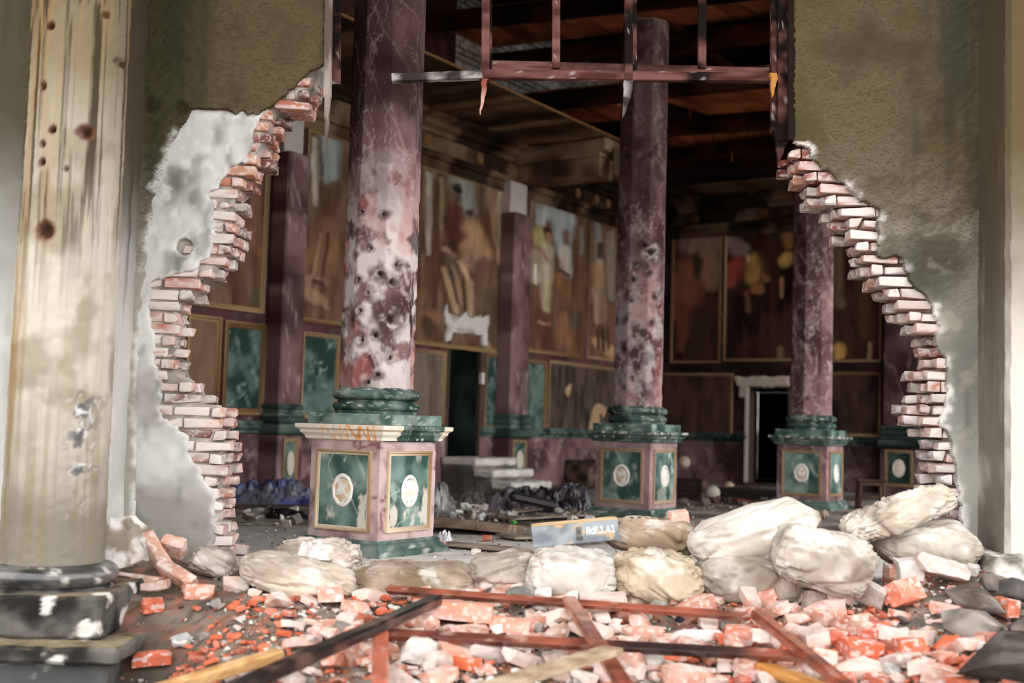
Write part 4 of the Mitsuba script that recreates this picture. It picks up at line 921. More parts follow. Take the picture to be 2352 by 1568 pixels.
# ------------------------------------------------------------------ burnt window frame hanging in the opening
struct('window_1'); YW = 8.2
def redwood(s, char=.4):
    def fn(v, n):
        f = fbm(v, 5, 4, s); g = fbm(v * [2, 9, 9], 2, 3, s + 1); h = fbm(v, 30, 2, s + 2)
        c = lerp(lin((86, 52, 47)), lin((136, 95, 88)), sst(.3, .7, g)) * (1 - .45 * char); c = lerp(c, lin((34, 28, 26)), np.clip(char * 2 * sst(.45, .62, f), 0, 1)); return lerp(c, lin((190, 180, 174)), .7 * sst(.76, .79, h))
    return fn
ashy = lambda v, n: lerp(lin((60, 52, 50)), lin((176, 170, 168)), sst(.42, .62, fbm(v, 9, 4, 451)))
def wbar(x0, y0, x1, y1, w, d, col, name, yy=YW, label=None, sub=.05):
    return put(name, fine(bar(at(x0, y0, yy), at(x1, y1, yy), w, d, .004), sub), col, 'wood', 'window_1', smooth=25, label=label)
def tapered(x0, y0, x1, y1, w, col, name, yy=YW):
    a, b = at(x0, y0, yy), at(x1, y1, yy); n = 9; rr = np.random.default_rng(int(x0)); pts = []; ms = []
    d = .055
    for k in range(n):
        t = k / (n - 1); c = a + (b - a) * t; ww = w * (1 - t ** 1.6 * .9)
        o = (rr.random() - .5) * .01 - .5 * w * t ** 2
        pts.append([c + [s * ww / 2 + o, q * d / 2 * (1 - .5 * t), 0] for s, q in ((-1, -1), (1, -1), (1, 1), (-1, 1))])
    v = np.array(pts).reshape(-1, 3); f = []
    for k in range(n - 1):
        for i in range(4):
            p, q = k * 4 + i, k * 4 + (i + 1) % 4; f += [[p, q, q + 4], [p, q + 4, p + 4]]
    f += [[0, 1, 2], [0, 2, 3], [n * 4 - 4, n * 4 - 2, n * 4 - 3], [n * 4 - 4, n * 4 - 1, n * 4 - 2]]
    m = trimesh.Trimesh(v, f, process=False); put(name, m, col, 'wood', 'window_1', smooth=30, label='splintered burnt end')
# px/m at 8.2 = 341
wbar(1112, 172, 1436, 175, .068, .06, redwood(461, .12), 'rail', label='red-brown cross rail'); wbar(1448, 176, 1776, 179, .068, .06, redwood(463, .5), 'rail')
wbar(900, 180, 1108, 173, .070, .055, ashy, 'rail', label='end of the rail burnt to grey ash')
wbar(1104, 150, 1776, 168, .012, .075, redwood(465, .3), 'rail_lip'); 
for x, w, s in ((1115, .038, 1), (1277, .046, 2), (1443, .068, 3), (1612, .045, 4)):
    dxx = {1: 1, 2: 1.5, 3: 2, 4: 1}[s]
    wbar(x + 2, -400, x, 158 if s in (2, 4) else 186, w, .055, redwood(470 + 3 * s, .2 if s < 3 else .55), 'mullion', YW - .005)
    if s in (1, 3): wbar(x + 6 + w * 150, -400, x + 4 + w * 150, 160, .008, .03, redwood(480, .6), 'mullion_bead', YW - .01)
tapered(1113, 183, 1108, 264, .036, lambda v, n: lerp(lin((150, 84, 72)), lin((206, 168, 152)), sst(3.3, 3.2, v[:, 2])), 'mullion_end')
tapered(1443, 183, 1442, 272, .066, ashy, 'mullion_end')
wbar(762, -400, 752, 225, .05, .05, lambda v, n: lerp(lin((104, 88, 80)), lin((172, 158, 150)), sst(.35, .65, fbm(v * [6, 6, .5], 5, 3, 491))), 'jamb', 8.0, 'weathered grey-red jamb post')
wbar(771, -400, 765, 195, .03, .10, redwood(493, .6), 'jamb', 8.12)
tapered(752, 220, 752, 348, .036, lambda v, n: lerp(lin((104, 88, 80)), lin((172, 158, 150)), sst(.35, .65, fbm(v * [6, 6, .5], 5, 3, 491))), 'jamb_end', 8.0)
wbar(1784, -400, 1786, 305, .065, .09, redwood(495, .8), 'jamb', 8.16, 'charred jamb post')
wbar(1805, -400, 1806, 325, .055, .12, redwood(496, .9), 'jamb', 8.1); wbar(1818, -400, 1818, 322, .03, .05, lambda v, n: np.tile(lin((40, 32, 28)), (len(v), 1)), 'jamb', 8.02)
tapered(1790, 300, 1803, 372, .09, redwood(498, .9), 'jamb_end', 8.12)
tapered(1776, 170, 1780, 225, .045, lambda v, n: np.tile(lin((196, 138, 76)), (len(v), 1)), 'split_wood', 8.1)
# ------------------------------------------------------------------ sandbags
def sandbag(px, py, lpx, hpx, y, deep, tilt, label, base, seed, tie=0, fold=1.0, dirt_shade=.5, yaw=0.0, q=6.0, mouth=False, ex=.72, seam=None):
    rng = np.random.default_rng(seed); rc = np.stack([rng.normal(0, .38, 16), rng.uniform(0, 3.1, 16), rng.uniform(-.9, .9, 16)], 1); k = y / FOCAL; Lh, Hh, Wh = lpx * k / 2, hpx * k / 2, deep / 2
    def fn(u, v):
        t = 2 * u - 1; a = v * 2 * np.pi
        w = np.maximum(0, 1 - np.abs(t) ** q) ** .42
        h = np.maximum(0, 1 - np.abs(t) ** (q * .8)) ** .5
        if tie:
            s = t * tie; pinch = 1 - .78 * sst(.45, .93, s) + .25 * sst(.93, 1.0, s); w = w * pinch; h = h * pinch
            w = np.where(s > .9, np.maximum(w, .16 * np.sqrt(np.maximum(0, (1 - s) / .1)) + 0), w)
        ca, sa = np.cos(a), np.sin(a)
        X = Lh * t * (1 - .06 * np.abs(sa) * 0); Y = Wh * w * np.sign(ca) * np.abs(ca) ** ex; Z = Hh * h * np.sign(sa) * np.abs(sa) ** ex
        p = np.stack([X, Y, Z], 1)
        o0 = p + seed * 1.7; p = p + (np.stack([fbm(o0, 4, 2, seed + 60 + k_) for k_ in range(3)], 1) - .5) * min(.06, .45 * Hh) * np.array([1, 1, .8])
        p[:, 2] = np.where(p[:, 2] < 0, p[:, 2] * .92, p[:, 2] * (1 - .10 * fbm(np.stack([t * 2, sa, 0 * t], 1), 1.3, 2, seed)))
        o = p + seed * 3.1
        d = .022 * (fbm(o, 4, 2, seed) - .5) * 2 * Hh / .15
        for j in range(int(5 + 5 * fold)):      # long creases in the slack cloth
            th, ph, of = rc[j]; nv = np.array([math.sin(th), math.cos(th) * math.cos(ph), math.cos(th) * math.sin(ph)])
            dist = p @ nv - of * Hh + .03 * (fbm(o, 5, 2, seed + 20 + j) - .5) * 2; mk = sst(.42, .6, fbm(o, 3.2, 2, seed + 40 + j)) * min(1, Hh / .1)
            d = d + mk * (.009 * np.exp(-((dist - .026) / .02) ** 2) - .017 * np.exp(-(dist / .009) ** 2))
        # folds: creases running in from the ends and a few slack ones across
        e = np.stack([ca * 1.8, sa * 1.8, t * 1.2], 1)
        r1 = np.abs(fbm(e, 2.6, 3, seed + 2) - .5) * 2; r2 = np.abs(fbm(o * [1, 1, 2.2] if not tie else o * [.7, 2, 2], 9, 3, seed + 3) - .5) * 2
        endw = sst(.25, 1.0, np.abs(t))
        few = sst(.48, .62, fbm(o, 4, 2, seed + 6)); sag = fbm(o * [1, 1, 1.3], 6, 2, seed + 8) - .5
        d = d + .028 * sag * min(1, Hh / .12) - fold * (.022 * sst(.30, .0, r1) * endw + .012 * sst(.14, .0, r2) * few)
        if mouth:                      # gathered open mouth along the top
            g = sst(.4, .9, sa); d = d - fold * .008 * sst(.25, .0, np.abs(fbm(o * [1.2, 1, 4], 7, 2, seed + 9) - .5) * 2) * g - fold * .006 * sst(.2, .0, np.abs(fbm(o * [4, 1, 1], 5, 2, seed + 11) - .5) * 2) * sst(.75, .98, sa) - .012 * g
        d = d + .002 * (fbm(o, 34, 3, seed + 4) - .5)
        n = p / [Lh ** 2, Wh ** 2, Hh ** 2]; n /= np.linalg.norm(n, axis=1, keepdims=True) + 1e-9
        return p + n * d[:, None] * np.maximum(w, .15)[:, None]
    m = grid(100, 100, fn)
    c = at(px, py, y); ax = RIGHT * math.cos(math.radians(tilt)) - UP * math.sin(math.radians(tilt)); up = RIGHT * math.sin(math.radians(tilt)) + UP * math.cos(math.radians(tilt))
    M = np.eye(4); M[:3, 0], M[:3, 2] = ax, up; M[:3, 1] = np.cross(up, ax); M[:3, 3] = c
    R = trimesh.transformations.rotation_matrix(yaw, [0, 0, 1]); m.apply_transform(M @ R)
    Mi = np.linalg.inv(M @ R)
    def col(v, n):
        q_ = (np.c_[v, np.ones(len(v))] @ Mi.T)[:, :3]; f = fbm(v, 7, 4, seed); g = fbm(v, 24, 3, seed + 1); lo = sst(.1, -.9, q_[:, 2] / Hh)
        c = lerp(lin(base) * .72, lin(base) * 1.02, sst(.3, .7, f)); c = lerp(c, lin((116, 98, 78)), dirt_shade * 1.1 * sst(.42, .66, fbm(v, 4, 4, seed + 5) + .12 * lo)); c = lerp(c, lin((232, 226, 218)), .5 * sst(.52, .68, fbm(v, 9, 3, seed + 7)))  # dirt patches, thickened on the lower half to paint in its shading
        if tie: c = lerp(c, lin((104, 82, 62)), .7 * sst(.72, .95, tie * q_[:, 0] / Lh))
        return np.clip(c * (.9 + .2 * g)[:, None], 0, .9)
    k_ = thing('sandbag', label, 'sandbag', 'sandbags across the breach'); put('sack', m, col, 'cloth', k_, smooth=True)
    if seam:
        sp = fn(np.linspace(.04, .96, 60), np.full(60, seam)); nn = np.array([0, -.6, -.3]); tb = grid(60, 7, lambda a_, b_: np.stack([np.interp(a_, np.linspace(0, 1, 60), sp[:, 0]), np.interp(a_, np.linspace(0, 1, 60), sp[:, 1]) + .006 * np.cos(b_ * 6.2832) - .002, np.interp(a_, np.linspace(0, 1, 60), sp[:, 2]) + .006 * np.sin(b_ * 6.2832) - .001], 1)); tb.apply_transform(M @ R)
        put('seam', tb, np.array(base) * .72, 'cloth', k_, smooth=True, label='stitched seam')
    if tie:
        e = Lh * .9 * tie; ringp = [(.0, -.006), (.19 * max(Wh, Hh), -.006), (.20 * max(Wh, Hh), .006), (.0, .006)]
        rg = lathe([(.16 * Hh + .006 * math.cos(b), .008 * math.sin(b)) for b in np.linspace(0, 2 * np.pi, 9)], 24); rot(rg, 0, math.pi / 2); rg.vertices[:, 1] *= Wh / Hh; move(rg, (e, 0, 0)); rg.apply_transform(M @ R)
        put('tie_cord', rg, (96, 76, 58), 'cloth', k_, smooth=True)
    return k_
RED0 = 0
CREAM, TAN, GREY, BRN = (214, 202, 186), (206, 184, 154), (184, 174, 164), (172, 150, 130)
sandbag(500, 1293, 118, 72, 7.72, .30, 12, 'small tied grey sandbag under the left broken wall, its neck to the right', GREY, 501, tie=1, fold=1.3, dirt_shade=.5)
sandbag(727, 1284, 205, 92, 7.72, .36, 2, 'crumpled slack sandbag right in front of the nearest column', (206, 190, 176), 502, fold=2.2, dirt_shade=.5)
sandbag(693, 1330, 288, 92, 7.30, .36, 13, 'long flat sandbag lying aslant below the nearest column', (208, 192, 174), 503, fold=.7, dirt_shade=.45, seam=.62)
sandbag(955, 1332, 285, 84, 7.42, .50, 1, 'low wide brown sandbag, dusty, in the gap between column and box', (180, 160, 142), 504, fold=.7, dirt_shade=.8)
sandbag(1150, 1312, 190, 90, 7.45, .40, -9, 'grey sandbag with its pinched neck at its left end, beside the white one', (196, 182, 168), 505, tie=-1, fold=1.2, dirt_shade=.4)
sandbag(1498, 1230, 222, 82, 7.62, .36, 2, 'brown dusty sandbag lying on top, right behind the grey box', (184, 160, 138), 508, fold=.8, dirt_shade=.5)
sandbag(1312, 1314, 214, 128, 7.22, .36, 3, 'bulging whitish sandbag with gathered mouth right under the grey box', (218, 210, 200), 506, fold=1.1, dirt_shade=.35, q=6, mouth=True, ex=.62)
sandbag(1508, 1323, 210, 124, 7.22, .36, 2, 'bulging tan sandbag with a creased top, right of the whitish one', (206, 188, 162), 507, fold=1.3, dirt_shade=.4, q=6, mouth=True, ex=.62)
sandbag(1718, 1332, 250, 118, 7.34, .40, 6, 'big grey sandbag at the bottom under the long white one', (190, 178, 166), 510, fold=.7, dirt_shade=.5, q=4)
sandbag(1778, 1296, 70, 86, 7.40, .30, 5, 'small crushed grey sandbag squeezed between two larger ones', (176, 166, 156), 514, fold=1.2)
sandbag(1742, 1220, 330, 122, 7.42, .36, -15, 'long white sandbag on top, sloping up to a tied brown neck', (232, 222, 208), 509, tie=1, fold=.7, dirt_shade=.2)
sandbag(2128, 1254, 246, 106, 7.60, .40, 3, 'rounded grey sandbag at the foot of the right broken wall', (196, 186, 172), 513, fold=.6, dirt_shade=.55, q=3.5)
sandbag(2062, 1182, 262, 74, 7.46, .24, -21, 'narrow tube-like sandbag leaning up to the right broken wall', (216, 202, 184), 512, fold=1.2, dirt_shade=.35, q=14)
sandbag(1888, 1286, 228, 146, 7.14, .38, 15, 'large square cream sandbag, the frontmost on the right', (214, 204, 190), 511, fold=1.0, dirt_shade=.5, q=9, ex=.55, seam=.60)
# white cloth crumpled on the slack sandbag
def crumple(name, label, cat, c, sx, sy, h, seed, col, mat, yaw=0., sharp=1.0, n=110):
    def fn(u, v):
        X, Y = (2 * u - 1), (2 * v - 1); r = np.maximum(np.abs(X), np.abs(Y)); rr = np.hypot(X, Y)
        p = np.stack([X * sx * 3, Y * sy * 3, 0 * X + seed], 1); w = np.stack([fbm(p, 1.5, 2, seed + 1), fbm(p, 1.5, 2, seed + 2), 0 * X], 1)
        f = np.abs(fbm(p + w * .8, 1.1 / max(sx, .3), 2, seed) - .5) * 2; g = np.abs(fbm(p + w, 3.2 / max(sx, .3) * .5, 2, seed + 3) - .5) * 2
        edge = sst(1.05, .35, rr + .5 * (fbm(p, 1.2, 3, seed + 6) - .5))
        z = h * edge * (.62 + .38 * fbm(p, .8 / max(sx, .3), 2, seed + 5) - .28 * sst(.28, 0, f) - .14 * sharp * sst(.25, 0, g)) - .02 * (1 - edge)
        sh = .04 * (fbm(p, 3, 2, seed + 8) - .5)
        return np.stack([X * sx / 2 + sh, Y * sy / 2 + sh, z], 1)
    m = grid(n, n, fn); rot(m, rz=yaw); move(m, c); return tag(put(name, m, col, mat, smooth=24), label, cat)
crumple('white_cloth', 'crumpled white cloth draped on the slack sandbag before the nearest column', 'cloth', at(722, 1272, 7.6), .24, .3, .115, 521, (214, 206, 200), 'cloth', sharp=1.4)

# ------------------------------------------------------------------ grey wooden box with a white stencil
bx = thing('ammunition_box', 'open grey wooden ammunition box with a white stencil on a whitish sandbag', 'box')
Bc = at(1322, 1226, 7.30); BL_, BD, BH = .515, .20, .122
byaw = math.radians(4); BM = np.eye(4); ax = RIGHT * math.cos(math.radians(-5.2)) - UP * math.sin(math.radians(-5.2)); upv = RIGHT * math.sin(math.radians(-5.2)) + UP * math.cos(math.radians(-5.2))
BM[:3, 0], BM[:3, 1], BM[:3, 2] = ax, np.cross(upv, ax), upv; BM[:3, 3] = Bc + [0, BD / 2, 0]; BM = BM @ trimesh.transformations.rotation_matrix(-.10, [1, 0, 0])
def inbox(m): m.apply_transform(BM); return m
gpaint = lambda v, n: lerp(lerp(lin((118, 124, 130)), lin((158, 164, 168)), sst(.35, .65, fbm(v, 9, 4, 531))), lin((206, 170, 128)), .8 * sst(.66, .72, fbm(v, 16, 3, 532)))
wood_in = lambda v, n: lerp(lin((178, 146, 108)), lin((212, 182, 144)), sst(.3, .7, fbm(v * [3, 20, 20], 1, 3, 533)))
th = .014
put('front_board', fine(inbox(cbox(BL_, th, BH, .003, (0, -BD / 2 + th / 2, 0))), .03), gpaint, 'matte', bx, smooth=30)
put('back_board', fine(inbox(cbox(BL_, th, BH, .003, (0, BD / 2 - th / 2, .0))), .05), wood_in, 'wood', bx, smooth=30, label='bare wood inside of the back board')
put('end_board', fine(inbox(cbox(th, BD - 2 * th, BH, .003, (-BL_ / 2 + th / 2, 0, 0))), .05), gpaint, 'matte', bx, smooth=30); put('end_board', fine(inbox(cbox(th, BD - 2 * th, BH, .003, (BL_ / 2 - th / 2, 0, 0))), .05), gpaint, 'matte', bx, smooth=30)
put('bottom', inbox(cbox(BL_ - .03, BD - .03, .012, .002, (0, 0, -BH / 2 + .008))), wood_in, 'wood', bx, smooth=30)
put('rim', inbox(merge(cbox(BL_, .02, .010, .002, (0, -BD / 2 + .010, BH / 2 + .005)), cbox(BL_, .02, .010, .002, (0, BD / 2 - .010, BH / 2 + .005)), cbox(.02, BD - .04, .010, .002, (-BL_ / 2 + .01, 0, BH / 2 + .005)), cbox(.02, BD - .04, .010, .002, (BL_ / 2 - .01, 0, BH / 2 + .005)))), wood_in, 'wood', bx, smooth=30, label='raw wood rim')
put('divider', inbox(cbox(.014, BD - .04, .07, .002, (.12, 0, .01))), wood_in, 'wood', bx, smooth=30)
lt = put('latch', inbox(cbox(.030, .014, .062, .004, (.022, -BD / 2 - .006, .006))), (92, 90, 88), 'satin', bx, smooth=30, label='dark metal latch')
put('catch', inbox(merge(cbox(.038, .008, .016, .003, (.022, -BD / 2 - .012, -.030)), cbox(.016, .010, .022, .003, (.022, -BD / 2 - .014, .008)))), (60, 58, 56), 'satin', lt, smooth=30)
tx = meshkit.text_mesh('Rdf.1.41', .042, .002, True); ext = tx.bounds[1, 0] - tx.bounds[0, 0]; tx.apply_scale([.168 / ext, 1, 1]); rot(tx, math.pi / 2); move(tx, (.064, -BD / 2 - .0005, -.012)); put('stencil', inbox(tx), (236, 238, 240), 'matte', bx, smooth=False, label='white stencilled lettering')

# ------------------------------------------------------------------ fallen window frame and planks
fw = thing('fallen_window_frame', 'fallen red-brown window frame of long rails and cross bars lying on the rubble', 'window frame')
def fbar(x0, y0, z0, x1, y1, z1, w, h, col, name, parent, bevel=.012, label=None, roll=0., mat='satin'):
    return put(name, fine(bar(at_z(x0, y0, z0), at_z(x1, y1, z1), w, h, bevel, roll), .06), col, mat, parent, smooth=60 if bevel > .02 else 30, label=label)
def varn(s, char=.3, hi=(152, 84, 64), lo=(98, 50, 40)):
    def fn(v, n):
        c = lerp(lin(lo), lin(hi), sst(.3, .7, fbm(v * [2, 6, 6], 2, 4, s))); return lerp(lerp(c, lin((30, 22, 20)), char * 1.6 * sst(.5, .62, fbm(v, 3, 3, s + 1))), lin((196, 170, 156)), .35 * sst(.62, .74, fbm(v, 14, 3, s + 2)))
    return fn
def charred_mid(v, n):
    c = varn(603, .2)(v, n); return lerp(c, lin((28, 24, 24)), .9 * sst(.42, .62, v[:, 0]) * sst(1.35, 1.15, v[:, 0]))
fbar(884, 1353, .045, 1726, 1416, .0, .055, .05, varn(601, .3), 'rail', fw, .024, 'long rounded rail'); fbar(864, 1455, -.10, 1862, 1508, -.10,   .062, .062, charred_mid, 'rail', fw, .029, 'long rounded rail, charred near its middle')
fbar(1306, 1376, .04, 1455, 1605, -.16, .085, .045, varn(605, .15), 'cross_bar', fw); fbar(1738, 1410, .02, 1985, 1610, -.14, .075, .055, varn(607, .2, (150, 74, 46)), 'cross_bar', fw)
fbar(874, 1452, -.07, 872, 1650, -.20, .078, .045, varn(609, .0, (176, 92, 64), (146, 70, 48)), 'cross_bar', fw)
tag(fbar(1003, 1378, .03, 470, 1612, -.16, .085, .06, lambda v, n: lerp(lin((24, 21, 21)), lin((84, 62, 52)), sst(.52, .7, fbm(v * [1, 3, 3], 4, 4, 611))), 'charred_beam', None), 'long charred black beam lying aslant over the rubble', 'beam')
pine = lambda a, b, s: (lambda v, n: lerp(lin(a), lin(b), sst(.3, .7, fbm(v * [4, 4, 16], 3, 4, s))))
tag(fbar(642, 1502, -.13, 300, 1605, -.22, .08, .05, pine((178, 132, 84), (222, 180, 128), 613), 'plank', None, .006, mat='wood'), 'pale yellow plank at the bottom left beside the charred beam', 'plank')
tag(fbar(1408, 1492, -.02, 1020, 1612, -.07, .115, .03, pine((140, 116, 92), (184, 164, 140), 615), 'plank', None, .004, mat='wood'), 'weathered grey-brown plank lying over the fallen frame rail', 'plank')
tag(fbar(1722, 1520, -.16, 1950, 1606, -.2, .09, .05, pine((176, 118, 62), (206, 152, 92), 617), 'plank', None, .01, mat='wood'), 'ochre plank stump under the lower end of the fallen frame', 'plank')

# ------------------------------------------------------------------ rubble
RED, PINK, ORG, PALE, CONC, DARK, WHT = (180, 102, 82), (204, 146, 128), (204, 106, 76), (222, 196, 182), (176, 170, 162), (84, 78, 72), (232, 228, 224)
def rub_col(base, seed, dust=.5, to=(222, 206, 196)):
    def fn(v, n):
        f = fbm(v + seed, 20, 3, 3); c = lerp(lin(base) * .82, lin(base) * 1.1, sst(.3, .7, f)); return lerp(c, lin(to), dust * sst(.45, .66, fbm(v + seed, 11, 3, 8)))
    return fn
def settle(m, x, y, sink=.35, lift=0.):
    h = m.bounds[1, 2] - m.bounds[0, 2]; move(m, (x, y, gz(x, y) - m.bounds[0, 2] - sink * h * .5 + lift)); return m
def rock(sx, sy, sz, rng, n=26, rough=.12):
    p = rng.normal(size=(n, 3)); p /= np.linalg.norm(p, axis=1, keepdims=True); p *= (1 + rough * rng.normal(size=(n, 1))); p = np.sign(p) * np.abs(p) ** .8
    return hull(p * [sx / 2, sy / 2, sz / 2])
def finish(m, rng, amp=.006):
    m = m.subdivide()
    if m.extents.max() > .07 and len(m.faces) < 400: m = m.subdivide()
    o = rng.uniform(0, 9); w = np.stack([fbm(m.vertices + o, 26, 3, k) for k in (1, 2, 3)], 1) - .5
    rough = .4 + 1.6 * sst(.45, .6, fbm(m.vertices + o, 11, 2, 9)); m.vertices[:] += w * (amp * 2.6 * rough)[:, None]; return m
rng = np.random.default_rng(900)
taken = []
def place(px, py, kind, sx, sy, sz, base, label, cat, name, dust=.4, yaw=None, tilt=(.12, .12), lift=0., to=(226, 214, 206), y=None, group=None):
    p = ground_hit(px, py) if y is None else at(px, py, y)
    m = chunk(sx, sy, sz, rng, 2) if kind == 'b' else rock(sx, sy, sz, rng)
    m = finish(m, rng); rot(m, rng.normal(0, tilt[0]), rng.normal(0, tilt[1]), rng.uniform(-3, 3) if yaw is None else yaw)
    if y is None: settle(m, p[0], p[1], .3, lift)
    else: move(m, p)
    k = put(name, m, rub_col(base, rng.uniform(0, 60), dust, to), 'brick' if max(base) > 150 else 'stone', smooth=28); tag(k, label, cat, group); taken.append((p[0], p[1], max(sx, sy) * .42)); return k
# the larger pieces, one by one
def lean(px0, py0, y0, px1, py1, y1, w, h, base, label, roll=0.):
    a, b = at(px0, py0, y0), at(px1, py1, y1); m = bar(a, b, w, h, .008, roll); m = finish(trimesh.Trimesh(m.vertices, m.faces), rng, .004)
    tag(put('brick_piece', m, rub_col(base, rng.uniform(0, 60), .6, (226, 212, 202)), 'brick', smooth=28), label, 'brick'); taken.append(((a[0] + b[0]) / 2, (a[1] + b[1]) / 2, w))
lean(338, 1236, 7.62, 392, 1322, 7.42, .13, .075, (206, 160, 140), 'tilted pale brick topmost in the heap at the foot of the left wall', 1.15)
lean(372, 1300, 7.45, 446, 1346, 7.30, .11, .075, (198, 144, 124), 'brick slanting down to the right at the end of the heap below the left wall', .95)
lean(374, 1248, 7.74, 424, 1262, 7.72, .12, .085, (206, 150, 128), 'half brick on edge against the left wall, topped with mortar', .9)
lean(292, 1256, 7.72, 338, 1332, 7.52, .12, .08, (178, 130, 110), 'dusty brick leaning behind the tilted pale brick', 1.2)
lean(276, 1322, 7.45, 372, 1338, 7.38, .12, .06, (206, 166, 148), 'flat pale brick below the heap at the left wall', .1)
lean(312, 1352, 7.30, 388, 1340, 7.30, .10, .055, (198, 150, 130), 'brick lying flat under the tilted pale brick, foremost of the heap', .0)
place(252, 1402, 'b', .075, .06, .07, RED, 'small red brick stub standing on the ledge of the column footing', 'brick', 'brick_piece', .2, .4, y=6.85)
place(350, 1402, 'b', .11, .08, .07, ORG, 'pointed orange-red brick lump left of the red shards', 'brick', 'brick_piece', .2, .5)
place(455, 1372, 'b', .16, .10, .08, (214, 142, 118), 'rosy half brick below the small tied sandbag', 'brick', 'brick_piece', .3, .4)
place(540, 1355, 'b', .14, .12, .08, PALE, 'large pale pink mortar block below the long flat sandbag', 'brick', 'brick_piece', .7, .2)
place(640, 1392, 's', .19, .14, .10, (204, 166, 146), 'mortar lump with red brick stuck in it, left of the charred beam', 'rubble', 'mortar_lump', .7)
place(418, 1482, 's', .14, .10, .085, (168, 166, 162), 'grey rounded stone among the orange shards on the left', 'stone', 'rubble_stone', .3)
place(350, 1528, 'b', .20, .10, .07, ORG, 'broken orange brick above the pale yellow plank', 'brick', 'brick_piece', .1, .1)
place(1040, 1430, 'b', .43, .16, .10, (222, 142, 116), 'long brick slab with a whitewashed top, between the two frame rails', 'brick', 'brick_piece', .35, -.05, (.08, .03), .03, (244, 240, 236))
place(1195, 1400, 's', .26, .12, .10, (120, 116, 110), 'dark grey stone with one white broken end, behind the upper rail', 'stone', 'rubble_stone', .3, lift=.04)
place(1245, 1405, 's', .10, .10, .12, WHT, 'white plaster lump on the end of the dark grey stone', 'plaster', 'plaster_chunk', .3, lift=.05)
place(1175, 1452, 'b', .22, .11, .075, (222, 144, 118), 'orange-pink brick right of the whitewashed slab', 'brick', 'brick_piece', .4, -.3)
place(1075, 1392, 's', .11, .10, .10, (196, 184, 172), 'pale grey mortar stone above the whitewashed slab', 'stone', 'rubble_stone', .4, lift=.03)
place(960, 1515, 's', .27, .20, .14, (196, 186, 178), 'big pebbly concrete lump under the lower rail, left one', 'concrete', 'concrete_lump', .4)
place(1130, 1512, 's', .26, .16, .12, (204, 192, 186), 'pebbly pinkish concrete lump under the lower rail, right one', 'concrete', 'concrete_lump', .5)
place(1070, 1535, 'b', .12, .10, .05, (226, 110, 76), 'bright orange brick flake between concrete lumps and grey-brown plank', 'brick', 'brick_piece', .05)
place(1385, 1408, 'b', .25, .14, .09, (216, 186, 172), 'dusty pale brick behind the right cross bar of the fallen frame', 'brick', 'brick_piece', .7, -.15, lift=.02)
place(1478, 1468, 'b', .22, .11, .07, (220, 158, 138), 'rosy brick resting against the lower rail right of the cross bar', 'brick', 'brick_piece', .4, -.35)
place(1470, 1445, 's', .20, .14, .09, PINK, 'reddish brick lump in mortar behind the rosy brick', 'brick', 'brick_piece', .5)
place(1560, 1445, 's', .055, .05, .045, (62, 62, 66), 'small black pebble on the bricks in the middle', 'stone', 'rubble_stone', .0, lift=.04)
place(1455, 1370, 'b', .20, .09, .07, WHT, 'white plaster brick at the foot of the tan sandbag', 'plaster', 'plaster_chunk', .3, .05)
place(1280, 1356, 's', .12, .09, .07, (232, 206, 194), 'pale round mortar piece at the foot of the whitish sandbag', 'plaster', 'plaster_chunk', .4)
place(1600, 1470, 'b', .26, .09, .05, WHT, 'long white plaster slab right of the black pebble', 'plaster', 'plaster_chunk', .2, .0)
place(1705, 1465, 'b', .17, .12, .07, (210, 116, 88), 'salmon brick left of the grass tuft', 'brick', 'brick_piece', .3, -.5)
place(1545, 1515, 'b', .20, .10, .05, (226, 130, 92), 'pointed orange brick wedge at the bottom under the lower rail', 'brick', 'brick_piece', .1, -.3)
place(1500, 1530, 's', .11, .12, .10, (206, 200, 188), 'craggy pale stone at the bottom between plank and orange wedge', 'stone', 'rubble_stone', .5)
place(1870, 1395, 'b', .10, .11, .10, (196, 178, 166), 'greyish brick block left of the leaning slab', 'brick', 'brick_piece', .5)
place(1985, 1402, 'b', .26, .14, .05, (186, 176, 168), 'grey slab leaning on edge below the large square sandbag', 'stone', 'stone_slab', .4, -.7, (.8, .35), .03)
place(2075, 1398, 'b', .20, .13, .13, (218, 128, 104), 'large coral brick block right of the leaning slab', 'brick', 'brick_piece', .3, .6, (.3, .2), .03)
place(2088, 1308, 'b', .14, .10, .12, (206, 200, 194), 'square grey-white block standing before the rounded grey sandbag', 'brick', 'brick_piece', .5, .15, (.05, .05), y=7.2)
place(2050, 1318, 'b', .08, .08, .11, (196, 132, 108), 'reddish brick end beside the square grey-white block', 'brick', 'brick_piece', .4, .2, (.05, .05), y=7.25)
place(2160, 1345, 'b', .30, .16, .09, (208, 186, 174), 'broad dusty slab under the rounded grey sandbag', 'stone', 'stone_slab', .6, -.1, (.15, .2), .04)
place(2228, 1340, 's', .10, .10, .08, (176, 166, 156), 'round grey cobble right of the broad dusty slab', 'stone', 'rubble_stone', .4, lift=.05)
place(1975, 1510, 'b', .20, .14, .10, (206, 104, 74), 'chunky red brick among the red pieces bottom right', 'brick', 'brick_piece', .2, .3)
place(2090, 1510, 'b', .15, .12, .10, (210, 110, 76), 'rounded orange brick before the dark stone bank', 'brick', 'brick_piece', .15, .2)
place(2010, 1470, 'b', .17, .10, .07, (204, 108, 84), 'red brick piece above the chunky red brick', 'brick', 'brick_piece', .3)
place(1935, 1450, 's', .16, .12, .09, (180, 116, 96), 'dull red lump left of the coral brick block', 'brick', 'brick_piece', .5)
place(2235, 1475, 's', .30, .22, .18, (112, 104, 96), 'large grey boulder at the foot of the dark bank', 'stone', 'rubble_stone', .3, lift=.02)
place(2240, 1415, 's', .36, .22, .14, (92, 84, 76), 'dark brown boulder behind the large grey one', 'stone', 'rubble_stone', .2, lift=.04)
